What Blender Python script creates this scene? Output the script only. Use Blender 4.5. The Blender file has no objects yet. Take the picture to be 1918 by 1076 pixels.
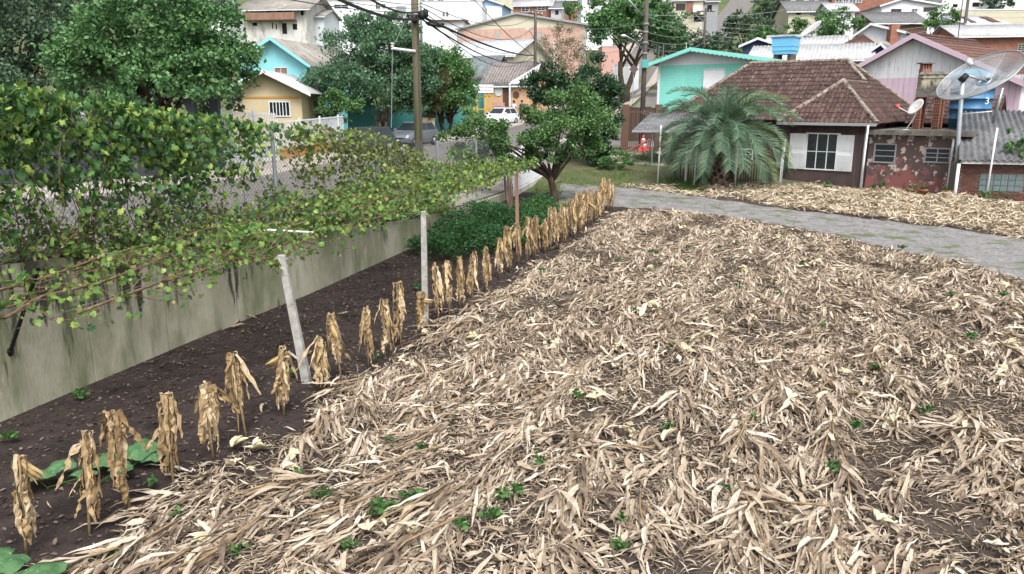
import bpy, math, random
import numpy as np
from mathutils import Vector
random.seed(7); rng = np.random.default_rng(7)
SC = bpy.context.scene; COL = SC.collection
# ---------------------------------------------------------------- camera, sky, sun, exposure
CAMH = 4.75; PITCH = math.radians(13.5); FPX = 1440.0
cd = bpy.data.cameras.new('camera'); cam = bpy.data.objects.new('camera', cd); COL.objects.link(cam)
cam.location = (0, 0, CAMH); cam.rotation_euler = (math.pi/2 - PITCH, 0, 0)
cd.sensor_width = 36; cd.lens = 36*FPX/1918; cd.clip_start = .05; cd.clip_end = 2000
SC.camera = cam
SUN_EL, SUN_AZ = 54, 166            # soft light of a covered sky, from behind the camera's right shoulder
world = bpy.data.worlds.new('World'); SC.world = world; world.use_nodes = True
wn = world.node_tree; wn.nodes.clear()
sky = wn.nodes.new('ShaderNodeTexSky'); sky.sky_type = 'NISHITA'; sky.sun_disc = False
sky.sun_elevation = math.radians(SUN_EL); sky.sun_rotation = math.radians(SUN_AZ); sky.dust_density = 6; sky.air_density = 1.0; sky.ozone_density = 1
hs = wn.nodes.new('ShaderNodeHueSaturation'); hs.inputs['Saturation'].default_value = .3
bg = wn.nodes.new('ShaderNodeBackground'); bg.inputs['Strength'].default_value = .15
wo = wn.nodes.new('ShaderNodeOutputWorld')
wn.links.new(sky.outputs[0], hs.inputs['Color']); wn.links.new(hs.outputs[0], bg.inputs['Color']); wn.links.new(bg.outputs[0], wo.inputs['Surface'])
sl = bpy.data.lights.new('sun', 'SUN'); sl.energy = 1.35; sl.angle = math.radians(20); sl.color = (1, .985, .965)
so = bpy.data.objects.new('sun', sl); COL.objects.link(so)
az = math.radians(SUN_AZ)
so.rotation_euler = Vector((-math.sin(az)*math.cos(math.radians(SUN_EL)), -math.cos(az)*math.cos(math.radians(SUN_EL)), -math.sin(math.radians(SUN_EL)))).to_track_quat('-Z', 'Y').to_euler()
SC.view_settings.view_transform = 'Standard'; SC.view_settings.look = 'None'; SC.view_settings.gamma = 1
SC.view_settings.exposure = 0.84
try: SC.cycles.max_bounces = 6; SC.cycles.diffuse_bounces = 3; SC.cycles.transparent_max_bounces = 8
except Exception: pass

# ---------------------------------------------------------------- pixel helpers (photo 1918 x 1076)
CP, SP = math.cos(PITCH), math.sin(PITCH)
def ray(x, y):
    u = (x-959)/FPX; v = (538-y)/FPX
    return u, CP+v*SP, -SP+v*CP
def atY(x, y, Y):
    r = ray(x, y); t = Y/r[1]; return Vector((r[0]*t, Y, CAMH+r[2]*t))
def zpx(y, Y): return atY(959, y, Y).z
def onfield(x, y):
    r = ray(x, y); t = CAMH/(.02*r[1]-r[2]); return Vector((r[0]*t, r[1]*t, CAMH+r[2]*t))
def onground(x, y, Y0=30, Y1=200):
    for Y in np.arange(Y0, Y1, .2):
        p = atY(x, y, Y)
        if p.z <= G(p.x, p.y): return p
    return p
def proj(X, Y, Z):
    dz = Z-CAMH; f = Y*CP-dz*SP; u = Y*SP+dz*CP
    return 959+FPX*X/f, 538-FPX*u/f

# ---------------------------------------------------------------- terrain
WY = [-8, 2, 10.48, 14.06, 17.91, 23.34, 34.26, 41, 60, 100, 200, 460]
WX = [-12.5, -10.4, -7.49, -6.22, -4.7, -2.95, .02, 1.67, 6.8, 17.6, 44.6, 115]
ZY = [-8, 2, 10.5, 14, 18, 23.3, 28, 34, 41, 50, 72, 90, 110, 140, 180, 260, 460]
ZS = [3.6, 2.95, 2.4, 2.1, 1.75, 1.2, .95, .85, 1.1, 1.75, 2.9, 4.3, 6.4, 12, 21, 42, 90]
RY = [-8, 38, 48, 60, 80, 110, 140, 180, 260, 460]
RZ = [-.16, .76, 1.85, 2.9, 4.3, 7.5, 13, 21, 42, 90]
def xw(Y): return np.interp(Y, WY, WX)
def gz(X, Y):
    X = np.asarray(X, float); Y = np.asarray(Y, float)
    o = xw(Y)-X
    zs = np.interp(Y, ZY, ZS)+np.interp(Y, [10, 30, 45, 70], [.035, .06, .035, 0])*np.clip(o, 0, 16)
    zr = np.interp(Y, RY, RZ)
    w = np.interp(Y, [40, 50], [.14, 3.5])
    t = np.clip((o-.03)/w, 0, 1)
    return zr+(zs-zr)*t
def G(x, y): return float(gz(x, y))

# ---------------------------------------------------------------- materials
def lin(h):
    h = h.lstrip('#'); out = []
    for i in (0, 2, 4):
        c = int(h[i:i+2], 16)/255; out.append(c/12.92 if c <= .04045 else ((c+.055)/1.055)**2.4)
    return (*out, 1)
def M(name, cols, scale=4, rough=.85, bump=0, bscale=None, stretch=(1, 1, 1), island=False, metal=0, spec=.3, detail=5, contrast=(.3, .7), transl=0, alpha=1, coat=0, isl_mix=.35, obj=False):
    m = bpy.data.materials.new(name); m.use_nodes = True; nt = m.node_tree; N = nt.nodes; L = nt.links
    b = N['Principled BSDF']; b.inputs['Roughness'].default_value = rough; b.inputs['Metallic'].default_value = metal
    b.inputs['Specular IOR Level'].default_value = spec; b.inputs['Coat Weight'].default_value = coat
    geo = N.new('ShaderNodeNewGeometry'); src = geo.outputs['Position']
    if obj: src = N.new('ShaderNodeTexCoord').outputs['Object']
    mp = N.new('ShaderNodeMapping'); mp.inputs['Scale'].default_value = stretch; L.new(src, mp.inputs['Vector'])
    nz = N.new('ShaderNodeTexNoise'); nz.inputs['Scale'].default_value = scale; nz.inputs['Detail'].default_value = detail; nz.inputs['Roughness'].default_value = .62
    L.new(mp.outputs[0], nz.inputs['Vector'])
    rp = N.new('ShaderNodeValToRGB'); cr = rp.color_ramp
    cols = [lin(c) if isinstance(c, str) else (*c[:3], 1) for c in cols]
    n = len(cols)
    while len(cr.elements) < n: cr.elements.new(.5)
    a, z = (0, 1) if island else contrast
    for i, c in enumerate(cols):
        cr.elements[i].position = a+(z-a)*(i/max(1, n-1)); cr.elements[i].color = c
    if island:
        mx = N.new('ShaderNodeMath'); mx.operation = 'MULTIPLY_ADD'; mx.inputs[1].default_value = 1-isl_mix*.6
        sb = N.new('ShaderNodeMath'); sb.operation = 'MULTIPLY_ADD'; sb.inputs[1].default_value = isl_mix*1.6; sb.inputs[2].default_value = -isl_mix*.5
        oi = N.new('ShaderNodeObjectInfo'); ao = N.new('ShaderNodeMath'); ao.operation = 'ADD'; L.new(oi.outputs['Random'], ao.inputs[0]); L.new(geo.outputs['Random Per Island'], ao.inputs[1]); fr_ = N.new('ShaderNodeMath'); fr_.operation = 'FRACT'; L.new(ao.outputs[0], fr_.inputs[0])
        L.new(nz.outputs[0], sb.inputs[0]); L.new(fr_.outputs[0], mx.inputs[0]); L.new(sb.outputs[0], mx.inputs[2]); L.new(mx.outputs[0], rp.inputs[0])
    else: L.new(nz.outputs[0], rp.inputs[0])
    L.new(rp.outputs[0], b.inputs['Base Color'])
    if bump:
        bz = N.new('ShaderNodeTexNoise'); bz.inputs['Scale'].default_value = bscale or scale*6; bz.inputs['Detail'].default_value = 4; L.new(mp.outputs[0], bz.inputs['Vector'])
        bp = N.new('ShaderNodeBump'); bp.inputs['Strength'].default_value = min(1, bump); bp.inputs['Distance'].default_value = .03; L.new(bz.outputs[0], bp.inputs['Height']); L.new(bp.outputs[0], b.inputs['Normal'])
    if transl:
        tr = N.new('ShaderNodeBsdfTranslucent'); ms = N.new('ShaderNodeMixShader'); ms.inputs[0].default_value = transl
        L.new(rp.outputs[0], tr.inputs['Color']); L.new(b.outputs[0], ms.inputs[1]); L.new(tr.outputs[0], ms.inputs[2]); L.new(ms.outputs[0], N['Material Output'].inputs['Surface'])
    if alpha < 1: b.inputs['Alpha'].default_value = alpha
    return m
def overlay(m, col, scale, lo, hi, stretch=(1, 1, 1), detail=6, zramp=None, distort=0):
    """lay stains or flaked patches of another colour over a material's base colour"""
    nt = m.node_tree; N = nt.nodes; L = nt.links; b = N['Principled BSDF']; old = b.inputs['Base Color'].links[0].from_socket
    geo = N.new('ShaderNodeNewGeometry'); mp = N.new('ShaderNodeMapping'); mp.inputs['Scale'].default_value = stretch; mp.inputs['Location'].default_value = (3.1*scale, 1.7, .4); L.new(geo.outputs['Position'], mp.inputs['Vector'])
    nz = N.new('ShaderNodeTexNoise'); nz.inputs['Scale'].default_value = scale; nz.inputs['Detail'].default_value = detail; nz.inputs['Roughness'].default_value = .65; nz.inputs['Distortion'].default_value = distort; L.new(mp.outputs[0], nz.inputs['Vector'])
    fac = nz.outputs[0]
    if zramp:                         # (z0, z1): the stain grows from z0 to z1
        sx = N.new('ShaderNodeSeparateXYZ'); L.new(geo.outputs['Position'], sx.inputs[0])
        mr = N.new('ShaderNodeMapRange'); mr.inputs[1].default_value = zramp[0]; mr.inputs[2].default_value = zramp[1]; mr.inputs[3].default_value = -zramp[2]; mr.inputs[4].default_value = zramp[2]; L.new(sx.outputs[2], mr.inputs[0])
        ad = N.new('ShaderNodeMath'); ad.operation = 'ADD'; L.new(fac, ad.inputs[0]); L.new(mr.outputs[0], ad.inputs[1]); fac = ad.outputs[0]
    r = N.new('ShaderNodeMapRange'); r.inputs[1].default_value = lo; r.inputs[2].default_value = hi; L.new(fac, r.inputs[0])
    mx = N.new('ShaderNodeMixRGB'); mx.inputs[2].default_value = lin(col); L.new(r.outputs[0], mx.inputs[0]); L.new(old, mx.inputs[1]); L.new(mx.outputs[0], b.inputs['Base Color'])
    return m
def veins(m, amt=.3):
    '''fine lengthwise streaks along dry leaves, from their own UVs'''
    nt = m.node_tree; N = nt.nodes; L = nt.links; b = N['Principled BSDF']; old = b.inputs['Base Color'].links[0].from_socket
    uv = N.new('ShaderNodeUVMap'); mp = N.new('ShaderNodeMapping'); mp.inputs['Scale'].default_value = (2.5, 16, 1); L.new(uv.outputs[0], mp.inputs[0]); nz = N.new('ShaderNodeTexNoise'); nz.inputs['Scale'].default_value = 1; nz.inputs['Detail'].default_value = 3; L.new(mp.outputs[0], nz.inputs['Vector'])
    r = N.new('ShaderNodeMapRange'); r.inputs[1].default_value = .3; r.inputs[2].default_value = .7; r.inputs[3].default_value = 1-amt*1.3; r.inputs[4].default_value = 1+amt; L.new(nz.outputs[0], r.inputs[0])
    mx = N.new('ShaderNodeMixRGB'); mx.blend_type = 'MULTIPLY'; mx.inputs[0].default_value = 1; L.new(old, mx.inputs[1]); L.new(r.outputs[0], mx.inputs[2]); L.new(mx.outputs[0], b.inputs['Base Color'])
    bp = N.new('ShaderNodeBump'); bp.inputs['Strength'].default_value = .5; bp.inputs['Distance'].default_value = .01; L.new(nz.outputs[0], bp.inputs['Height']); L.new(bp.outputs[0], b.inputs['Normal'])
    return m
def plain(name, col, rough=.6, metal=0, spec=.4, var=.12, scale=9, coat=0):
    c = lin(col) if isinstance(col, str) else col
    return M(name, [tuple(x*(1-var) for x in c[:3]), tuple(min(1, x*(1+var)) for x in c[:3])], scale, rough, metal=metal, spec=spec, coat=coat)
mt = {}
mt['soil'] = overlay(overlay(M('soil', ['272120', '342b29', '403733'], 4, .97, 1, 30, detail=10), '544a43', 30, .6, .68), '1a1614', 1.3, .5, .7)
mt['soil_field'] = overlay(overlay(M('soil_field', ['3a312d', '4a403a', '574c45'], 4, .97, 1, 30, detail=10), '7d7166', 34, .6, .68), '2f2724', 1.2, .5, .7)
mt['gravel'] = overlay(overlay(M('gravel', ['6d6b6b', '807e7e', '918f8e'], 2, .97, .9, 45, detail=11), '4d4945', 9, .54, .64), '566341', 1.0, .54, .62)
mt['grass_soil'] = overlay(M('grass_soil', ['4d5a33', '5a5140', '6a6152'], 1.6, .95, .8, 40), '3f5a2a', 4, .5, .6)
mt['hill'] = M('hill', ['3c4a2c', '4d5a35', '6a6450'], .25, .95, .5, 2)
mt['asphalt'] = overlay(M('asphalt', ['5d5b58', '6a6764', '77746f'], 1.2, .93, .5, 50, detail=9), '6a655f', .6, .52, .7)
mt['walk'] = overlay(M('walk', ['8f887f', 'a0988e', 'aca59c'], 2, .93, .4, 30), '6e665c', 1.5, .55, .75)
mt['kerb'] = M('kerb', ['8f8b85', 'a9a59e'], 4, .9, .4)
mt['concrete'] = overlay(overlay(overlay(M('wall_concrete', ['868574', '9a9886', 'aaa898'], 1.6, .92, .35, 26, stretch=(1, 1, .35)), '636a4e', 1.5, .5, .68, (1, 1, .22)), '3a3930', 3.4, .55, .62, (1, 1, .13), zramp=(.6, 2.1, .1)), '6f7656', .8, .52, .75)
mt['post_conc'] = overlay(M('post_concrete', ['8a8884', 'a2a09b', 'b3b0aa'], 7, .92, .5, 60), '6b6e60', 5, .55, .7)
mt['stover'] = veins(M('stover', ['50453b', '6a5c50', '837362', '968572', 'a59581', 'b2a38f', 'bdb09d', 'cabeae', 'ded6c8'], 9, .92, island=True, isl_mix=.4, transl=.1), .34)
mt['stover_pale'] = veins(M('stover_pale', ['6d5e4d', '98866f', 'b3a28a', 'c4b59d', 'd2c6b0', 'e0d7c4'], 9, .9, island=True, isl_mix=.3, transl=.1), .3)
mt['chaff'] = M('chaff', ['5c5045', '85796a', 'a4967f', 'bdb19c', 'd2c8b6'], 14, .9, island=True)
mt['husk'] = veins(M('husk', ['b5a98c', 'cabf9f', 'd8d0b8'], 16, .85, island=True, transl=.12), .12)
mt['dry_corn'] = veins(M('dry_corn', ['634c33', '86704f', 'a18966', 'b49d7a', 'c5b090', 'd6c6a8'], 7, .9, island=True, isl_mix=.45, transl=.12), .36)
mt['dry_stem'] = M('dry_stem', ['6d5a43', '887458', '9c8a6e'], 12, .85, .3, island=False)
mt['ear'] = M('ear', ['9c8256', 'b0986c', 'c0ab82'], 20, .8, transl=.1)
mt['dead_leaf'] = M('dead_leaf', ['2e2621', '43382f', '584c43', '766a5f'], 10, .95, island=True)
mt['chip'] = M('chip', ['6d5c4c', '8d7a67', 'a4917b'], 10, .9, island=True)
mt['vine'] = M('vine_leaf', ['34502c', '43622f', '547436', '67873e', '869d4d'], 7, .6, island=True, isl_mix=.25, transl=.3)
mt['vine_dull'] = M('vine_dull', ['57533c', '6b6848', '64703e', '5a7038', '6f8640', '869250', '98966c'], 7, .75, island=True, isl_mix=.25, transl=.25)
mt['vine_dark'] = M('vine_dark', ['2d4a2c', '3b5f38', '4a6f40', '628546', '829f50', 'a5b05e'], 5, .55, island=True, isl_mix=.3, transl=.22)
mt['vine_stem'] = M('vine_stem', ['4b3b2e', '6a5543', '7d6a54'], 12, .9, .5)
mt['squash'] = overlay(M('squash_leaf', ['3c5f3c', '4b7048', '5d8056'], 9, .6, .3, 30, transl=.15), '88a886', 24, .6, .68)
mt['weed'] = M('weed', ['2f5228', '436936', '5a7f44'], 8, .7, island=True, transl=.25)
mt['cover'] = M('cover', ['1f3f22', '2b512b', '3b6437', '4c7543'], 6, .6, island=True, transl=.25)
mt['grass'] = M('grass', ['3a5528', '4d6a34', '647c42', '7a8558'], 5, .8, island=True, transl=.2)
mt['bark'] = M('bark', ['2c241e', '42372e', '574a3e'], 9, .95, .8, 30, stretch=(1, 1, .3))
mt['bark_pale'] = M('bark_pale', ['4d4037', '6a5b50', '857566'], 7, .95, .6, 30, stretch=(1, 1, .3))
def leafm(n, cols, tr=.22): mt[n] = M(n, cols, 1.1, .5, island=True, isl_mix=.65, transl=tr, spec=.4)
leafm('leaf_ever', ['2f4d30', '3f633b', '507747', '648b54', '7ca066'])
leafm('leaf_dark', ['2e4032', '3c523f', '4b6449', '5e7757'])
leafm('leaf_grey', ['3a553e', '4a6b4e', '5c7f5e', '72936f'])
leafm('leaf_mid', ['36562f', '476c3b', '5a814a', '74995c'])
leafm('leaf_citrus', ['2e482c', '3e5d37', '507241', '668a4f', '80a162'])
leafm('leaf_hedge', ['1e3522', '2a452c', '385638', '496a45'])
leafm('leaf_rust', ['39472a', '4d5733', '5f6038', '6d5d3c'])
leafm('leaf_banana', ['3f6a2c', '5a8a3a', '74a04a'])
leafm('leaf_bare', ['5a5c40', '6d6a4c', '7b7256'])
mt['palm'] = M('palm', ['3a5540', '4f6c52', '678168', '83987f'], 5, .55, island=True, isl_mix=.4, transl=.2)
mt['palm_yel'] = M('palm_yel', ['5d7048', '748558', '8d9a6e'], 5, .6, island=True, transl=.2)
mt['tile'] = overlay(overlay(M('roof_tile', ['382a28', '463532', '54413c', '635049'], 2.2, .92, .4, 40, island=True, isl_mix=.6), '332827', 1.1, .52, .7), '8f867b', 8, .6, .67)
mt['tile_cap'] = overlay(M('ridge_cap', ['6d655b', '8a8176', 'a39c90'], 7, .95, .6), '4c4038', 5, .5, .62)
mt['tile_far'] = overlay(M('roof_tile_far', ['4e3a35', '5f463f', '6d5349'], 2, .92, island=True, isl_mix=.5), '8f8478', 3, .6, .7)
mt['brown_wall'] = overlay(M('brown_boards', ['3d3030', '4a3b3a', '544443'], 3, .85, .2, 40, stretch=(1, 1, .1)), '6d605b', 7, .64, .72)
mt['peel'] = overlay(overlay(overlay(M('peeling_paint', ['4c3d3b', '574644', '5f4d4a'], 2.5, .9, .2), '84524e', 1.9, .51, .58, zramp=(2.6, .8, .16)), 'c2b2aa', 2.6, .565, .595, zramp=(.2, 2.7, .03)), '4f5536', 1.7, .6, .72)
mt['slab'] = overlay(M('slab', ['55524c', '6b6862', '7d7a73'], 3, .95, .5), '3b3c30', 2, .5, .7)
mt['corr'] = overlay(M('fibre_cement', ['5a5b5d', '6a6b6d', '7b7c7e'], 2.5, .95, .3, 40), '474744', 3.5, .55, .68)
mt['corr_light'] = overlay(M('fibre_light', ['97989a', 'a8a9aa', 'b4b5b6'], 1.2, .95, .2), '7d7f80', 2, .55, .75)
mt['corr_old'] = overlay(M('fibre_old', ['77736d', '8a867f', '9b978f'], 1, .95, .2), '56524c', 2, .55, .7)
mt['metal_roof'] = overlay(M('metal_roof', ['a3a8ad', 'b5babf', 'c4c9cd'], .8, .55), '8c9196', 1, .55, .75)
mt['brick'] = M('brick', ['4d332c', '5f3e35', '6f4a3f', '7a574b'], 8, .93, .5, 50, obj=True, island=True, isl_mix=.7)
mt['mortar'] = M('mortar', ['6d665f', '7d766e'], 8, .95, .4)
mt['brick_far'] = overlay(M('brick_far', ['7d564a', '896153', '946c5e'], 3, .93, .3), '8a4a3a', 1.4, .55, .7)
mt['brick_orange'] = overlay(M('brick_orange', ['a98b7e', 'b39588', 'bb9f92'], 1.5, .93), '9c7f72', 3, .55, .7)
mt['hollow'] = M('hollow_brick', ['7d5648', '936654', 'a47765'], 9, .95, .5)
for n, c in dict(white='dfe2e6', offwhite='cfd2d2', cream='b9b4a0', beige='b9ab8c', peach='c4a07f', turq='86c8d0', mint='86d6c9', teal='4d9a98', pink='cdb6c5', blue='5f86b8', purple='43474f', grey='a3a6aa', greywall='8c8f92', orange='b08549', yellow='bd9a38', redpaint='8a4f52', navy='2c3b58', brown='5d4438', darkwood='3c322c', salmon='b8938a', paleblue='8fb0cf', pale='bfc6cb').items():
    mt[n] = overlay(plain(n+'_paint', c, .75, var=.06, scale=1.5), '%02x%02x%02x' % tuple(int(int(c[i:i+2], 16)*.8) for i in (0, 2, 4)), 2.4, .6, .85, (1, 1, .25))
mt['weathered'] = overlay(M('weathered_white', ['cccfd2', 'd8dbdd', 'e0e2e4'], 3, .9, stretch=(1, 1, .25)), '8f9092', 5, .57, .72, (1, 1, .15))
mt['stainwhite'] = overlay(M('stained_white', ['b3b2ad', 'c3c2be', 'd0cfcb'], .8, .9), '7f7d76', 1.1, .53, .72, (1, 1, .3))
mt['glass'] = plain('glass', '20272b', .12, spec=.6, var=.3, scale=1.2)
mt['glass_block'] = plain('glass_block', '69787a', .3, spec=.5, var=.25, scale=4)
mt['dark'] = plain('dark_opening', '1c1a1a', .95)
mt['black'] = plain('black_rubber', '161617', .6)
mt['steel'] = plain('galvanised', '9aa0a4', .45, .6, var=.1)
mt['wire'] = plain('fence_wire', '6d7072', .6, .3)
mt['cable'] = plain('cable', '26282a', .7)
mt['cable_pale'] = plain('pale_cable', '868c90', .6)
mt['whitepaint'] = overlay(plain('white_enamel', 'cfd3d6', .5, var=.04), 'a09c93', 6, .62, .75)
mt['polewood'] = overlay(M('pole_wood', ['4a443a', '5d564a', '6e6759'], 4, .92, .6, 40, stretch=(1, 1, .12)), '5c6040', 2, .52, .68, (1, 1, .2))
mt['poledark'] = M('pole_dark', ['3f3a36', '524c47', '625b55'], 4, .92, .5, 40, stretch=(1, 1, .15))
mt['wood_post'] = M('wood_post', ['6d5145', '85675a', '957768'], 6, .9, .4, 40, stretch=(1, 1, .1))
mt['tank_blue'] = overlay(plain('tank_blue', '3a6a92', .5, var=.05, scale=2), '6d93ad', 2, .55, .75)
mt['tank_lid'] = plain('tank_lid', '5690ac', .5, var=.05)
mt['tank_light'] = plain('tank_light', '6db4d8', .5, var=.06)
mt['tank_conc'] = overlay(overlay(M('tank_concrete', ['a09c8c', 'b8b29c', 'c4bfa8'], 2.5, .93, .3), '5c5a52', 1.6, .47, .6), '4a4842', 5, .56, .68, (1, 1, .2))
mt['dishmesh'] = plain('dish_mesh', 'a8adb0', .6, .2)
mt['red'] = plain('red_plastic', 'd0504c', .5)
mt['orangecone'] = plain('cone_red', 'd9574f', .5)
mt['pot'] = plain('clay_pot', '92604d', .9, var=.2)
mt['pole_steel'] = overlay(plain('pole_steel', 'aab2b8', .5, .3), '9c6a3a', 3, .62, .7)
mt['skin'] = plain('skin', '8a5f4a', .6); mt['shirt'] = plain('white_shirt', 'd8dadf', .85); mt['cloth'] = plain('navy_cloth', '2a3350', .9); mt['hair'] = plain('hair', '1c1715', .8)
mt['car_white'] = plain('car_white', 'dfe2e5', .25, coat=.6, var=.02); mt['car_dark'] = plain('car_dark', '2e3438', .25, coat=.6, var=.03); mt['car_silver'] = plain('car_silver', '777d82', .3, .5, coat=.5, var=.03)
mt['lamp_glass'] = plain('lamp_glass', 'e6e8e4', .3, var=.02); mt['ink'] = plain('ink', 'a03a44', .7); mt['ink2'] = plain('ink_dark', '55484c', .7)

# ---------------------------------------------------------------- mesh helpers
def link(name, me, mat=None, parent=None):
    o = bpy.data.objects.new(name, me); COL.objects.link(o)
    if mat is not None and me is not None and not len(me.materials): me.materials.append(mt[mat] if isinstance(mat, str) else mat)
    if parent is not None: o.parent = parent
    return o
def tag(o, label, cat, group=None, kind=None):
    if label: o['label'] = label
    if cat: o['category'] = cat
    if group: o['group'] = group
    if kind: o['kind'] = kind
    return o
def thing(name, label, cat, loc=(0, 0, 0), rz=0, group=None):
    o = bpy.data.objects.new(name, None); COL.objects.link(o); o.location = loc; o.rotation_euler = (0, 0, rz); o.empty_display_size = .2
    return tag(o, label, cat, group)
def mesh_np(name, V, F, smooth=False, uv=None):
    V = np.ascontiguousarray(V, np.float32).reshape(-1, 3); F = np.ascontiguousarray(F, np.int32); k = F.shape[1]; me = bpy.data.meshes.new(name)
    me.vertices.add(len(V)); me.vertices.foreach_set('co', V.ravel()); me.loops.add(F.size); me.loops.foreach_set('vertex_index', F.ravel())
    me.polygons.add(len(F)); me.polygons.foreach_set('loop_start', np.arange(0, F.size, k, dtype=np.int32)); me.polygons.foreach_set('loop_total', np.full(len(F), k, np.int32))
    if smooth: me.polygons.foreach_set('use_smooth', np.ones(len(F), bool))
    me.update(calc_edges=True)
    if uv is not None: me.uv_layers.new(name='UVMap').data.foreach_set('uv', np.ascontiguousarray(uv[F.ravel()], np.float32).ravel())
    return me
class MB:
    def __init__(s): s.v = []; s.f = []
    def add(s, vs, fs):
        n = len(s.v); s.v += [tuple(v) for v in vs]; s.f += [tuple(i+n for i in f) for f in fs]; return s
    def box(s, x0, x1, y0, y1, z0, z1, fr=None):
        vs = [(x, y, z) for z in (z0, z1) for y in (y0, y1) for x in (x0, x1)]
        if fr: vs = [fr(*v) for v in vs]
        return s.add(vs, [(0, 2, 3, 1), (4, 5, 7, 6), (0, 1, 5, 4), (2, 6, 7, 3), (0, 4, 6, 2), (1, 3, 7, 5)])
    def hexa(s, a, b):          # two quads, bottom and top
        return s.add(list(a)+list(b), [(3, 2, 1, 0), (4, 5, 6, 7), (0, 1, 5, 4), (1, 2, 6, 5), (2, 3, 7, 6), (3, 0, 4, 7)])
    def tube(s, pts, r, n=6, cap=True):
        pts = [Vector(p) for p in pts]; rs = r if isinstance(r, (list, tuple)) else [r]*len(pts); vs = []; fs = []; up = None
        for i, p in enumerate(pts):
            d = (pts[min(i+1, len(pts)-1)]-pts[max(i-1, 0)]); d = d.normalized() if d.length > 1e-9 else Vector((0, 0, 1))
            if up is None: up = Vector((0, 0, 1)) if abs(d.z) < .9 else Vector((1, 0, 0))
            a = d.cross(up); a = a.normalized() if a.length > 1e-6 else Vector((1, 0, 0)); b = a.cross(d); up = b
            for k in range(n):
                t = 2*math.pi*k/n; vs.append(p+a*(math.cos(t)*rs[i])+b*(math.sin(t)*rs[i]))
        for i in range(len(pts)-1):
            for k in range(n): fs.append((i*n+k, i*n+(k+1) % n, (i+1)*n+(k+1) % n, (i+1)*n+k))
        if cap: fs += [tuple(range(n-1, -1, -1)), tuple(range((len(pts)-1)*n, len(pts)*n))]
        return s.add(vs, fs)
    def lathe(s, prof, n=16, c=(0, 0, 0)):
        vs = [(c[0]+r*math.cos(2*math.pi*k/n), c[1]+r*math.sin(2*math.pi*k/n), c[2]+z) for r, z in prof for k in range(n)]; fs = []
        for i in range(len(prof)-1):
            for k in range(n): fs.append((i*n+k, i*n+(k+1) % n, (i+1)*n+(k+1) % n, (i+1)*n+k))
        fs += [tuple(range(n-1, -1, -1)), tuple(range((len(prof)-1)*n, len(prof)*n))]
        return s.add(vs, fs)
    def prism(s, poly, a, b):     # polygon of 3-D points swept from offset vector a to b
        n = len(poly); a = Vector(a); b = Vector(b); vs = [Vector(p)+a for p in poly]+[Vector(p)+b for p in poly]
        return s.add(vs, [tuple(range(n-1, -1, -1)), tuple(range(n, 2*n))]+[(i, (i+1) % n, n+(i+1) % n, n+i) for i in range(n)])
    def mesh(s, name, smooth=False):
        me = bpy.data.meshes.new(name); me.from_pydata(s.v, [], s.f)
        if smooth: me.polygons.foreach_set('use_smooth', [True]*len(me.polygons))
        me.update(); return me
    def build(s, name, mat, parent=None, smooth=False): return link(name, s.mesh(name, smooth), mat, parent)
def bx(name, mat, parent, *a, fr=None): return MB().box(*a, fr=fr).build(name, mat, parent)
def sheet(name, L, R, mat, dz, n=40, m=8, thick=0):
    """ground-hugging sheet between two polylines"""
    def res(P):
        P = np.array(P, float); d = np.r_[0, np.cumsum(np.hypot(*np.diff(P, axis=0).T))]; t = np.linspace(0, d[-1], n+1); return np.c_[np.interp(t, d, P[:, 0]), np.interp(t, d, P[:, 1])]
    A, B = res(L), res(R)
    if thick: A[:, 1] += thick*(.5*np.sin(np.arange(n+1)*1.1)+rng.normal(0, .5, n+1)); B[:, 1] += thick*(.5*np.sin(np.arange(n+1)*.9+2)+rng.normal(0, .5, n+1))
    W = np.linspace(0, 1, m+1)[None, :, None]; P = A[:, None]*(1-W)+B[:, None]*W
    Z = gz(P[..., 0], P[..., 1])+dz; V = np.concatenate([P, Z[..., None]], -1).reshape(-1, 3)
    i = np.arange(n)[:, None]*(m+1)+np.arange(m)[None]; F = np.stack([i, i+1, i+m+2, i+m+1], -1).reshape(-1, 4)
    o = link(name, mesh_np(name, V, F, True), mat); o['kind'] = 'structure'; return o
def frames(D, roll=None):
    D = D/np.maximum(np.linalg.norm(D, axis=1, keepdims=True), 1e-9); R = rng.normal(size=D.shape) if roll is None else roll
    U = np.cross(D, R); U /= np.maximum(np.linalg.norm(U, axis=1, keepdims=True), 1e-9); return D, U, np.cross(U, D)
RHOMB = (np.array([[0, 0, 0], [.45, .34, .1], [1, 0, 0], [.45, -.34, .1]]), np.array([[0, 1, 2], [0, 2, 3]]))
OVAL = (np.array([[0, 0, 0], [.25, .26, .07], [.7, .24, .06], [1, 0, -.05], [.7, -.24, .06], [.25, -.26, .07]]), np.array([[0, 1, 2, 3], [0, 3, 4, 5]]))
BLADE = (np.array([[0, .04, 0], [0, -.04, 0], [.55, -.03, .06], [.55, .03, .06], [1, 0, -.03], [1, .005, -.03]]), np.array([[0, 1, 2, 3], [3, 2, 4, 5]]))
_a = np.radians([180, 150, 118, 95, 70, 40, 15, 0, -15, -40, -70, -95, -118, -150]); _r = np.array([.12, .5, .42, .56, .4, .62, .5, .7, .5, .62, .4, .56, .42, .5])
GRAPE = (np.vstack([[[0.05, 0, .05]], np.c_[_r*np.cos(_a)*.9, _r*np.sin(_a)*.9, -.16*_r]]), np.array([[0, 1+i, 1+(i+1) % 14] for i in range(14)]))
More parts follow.
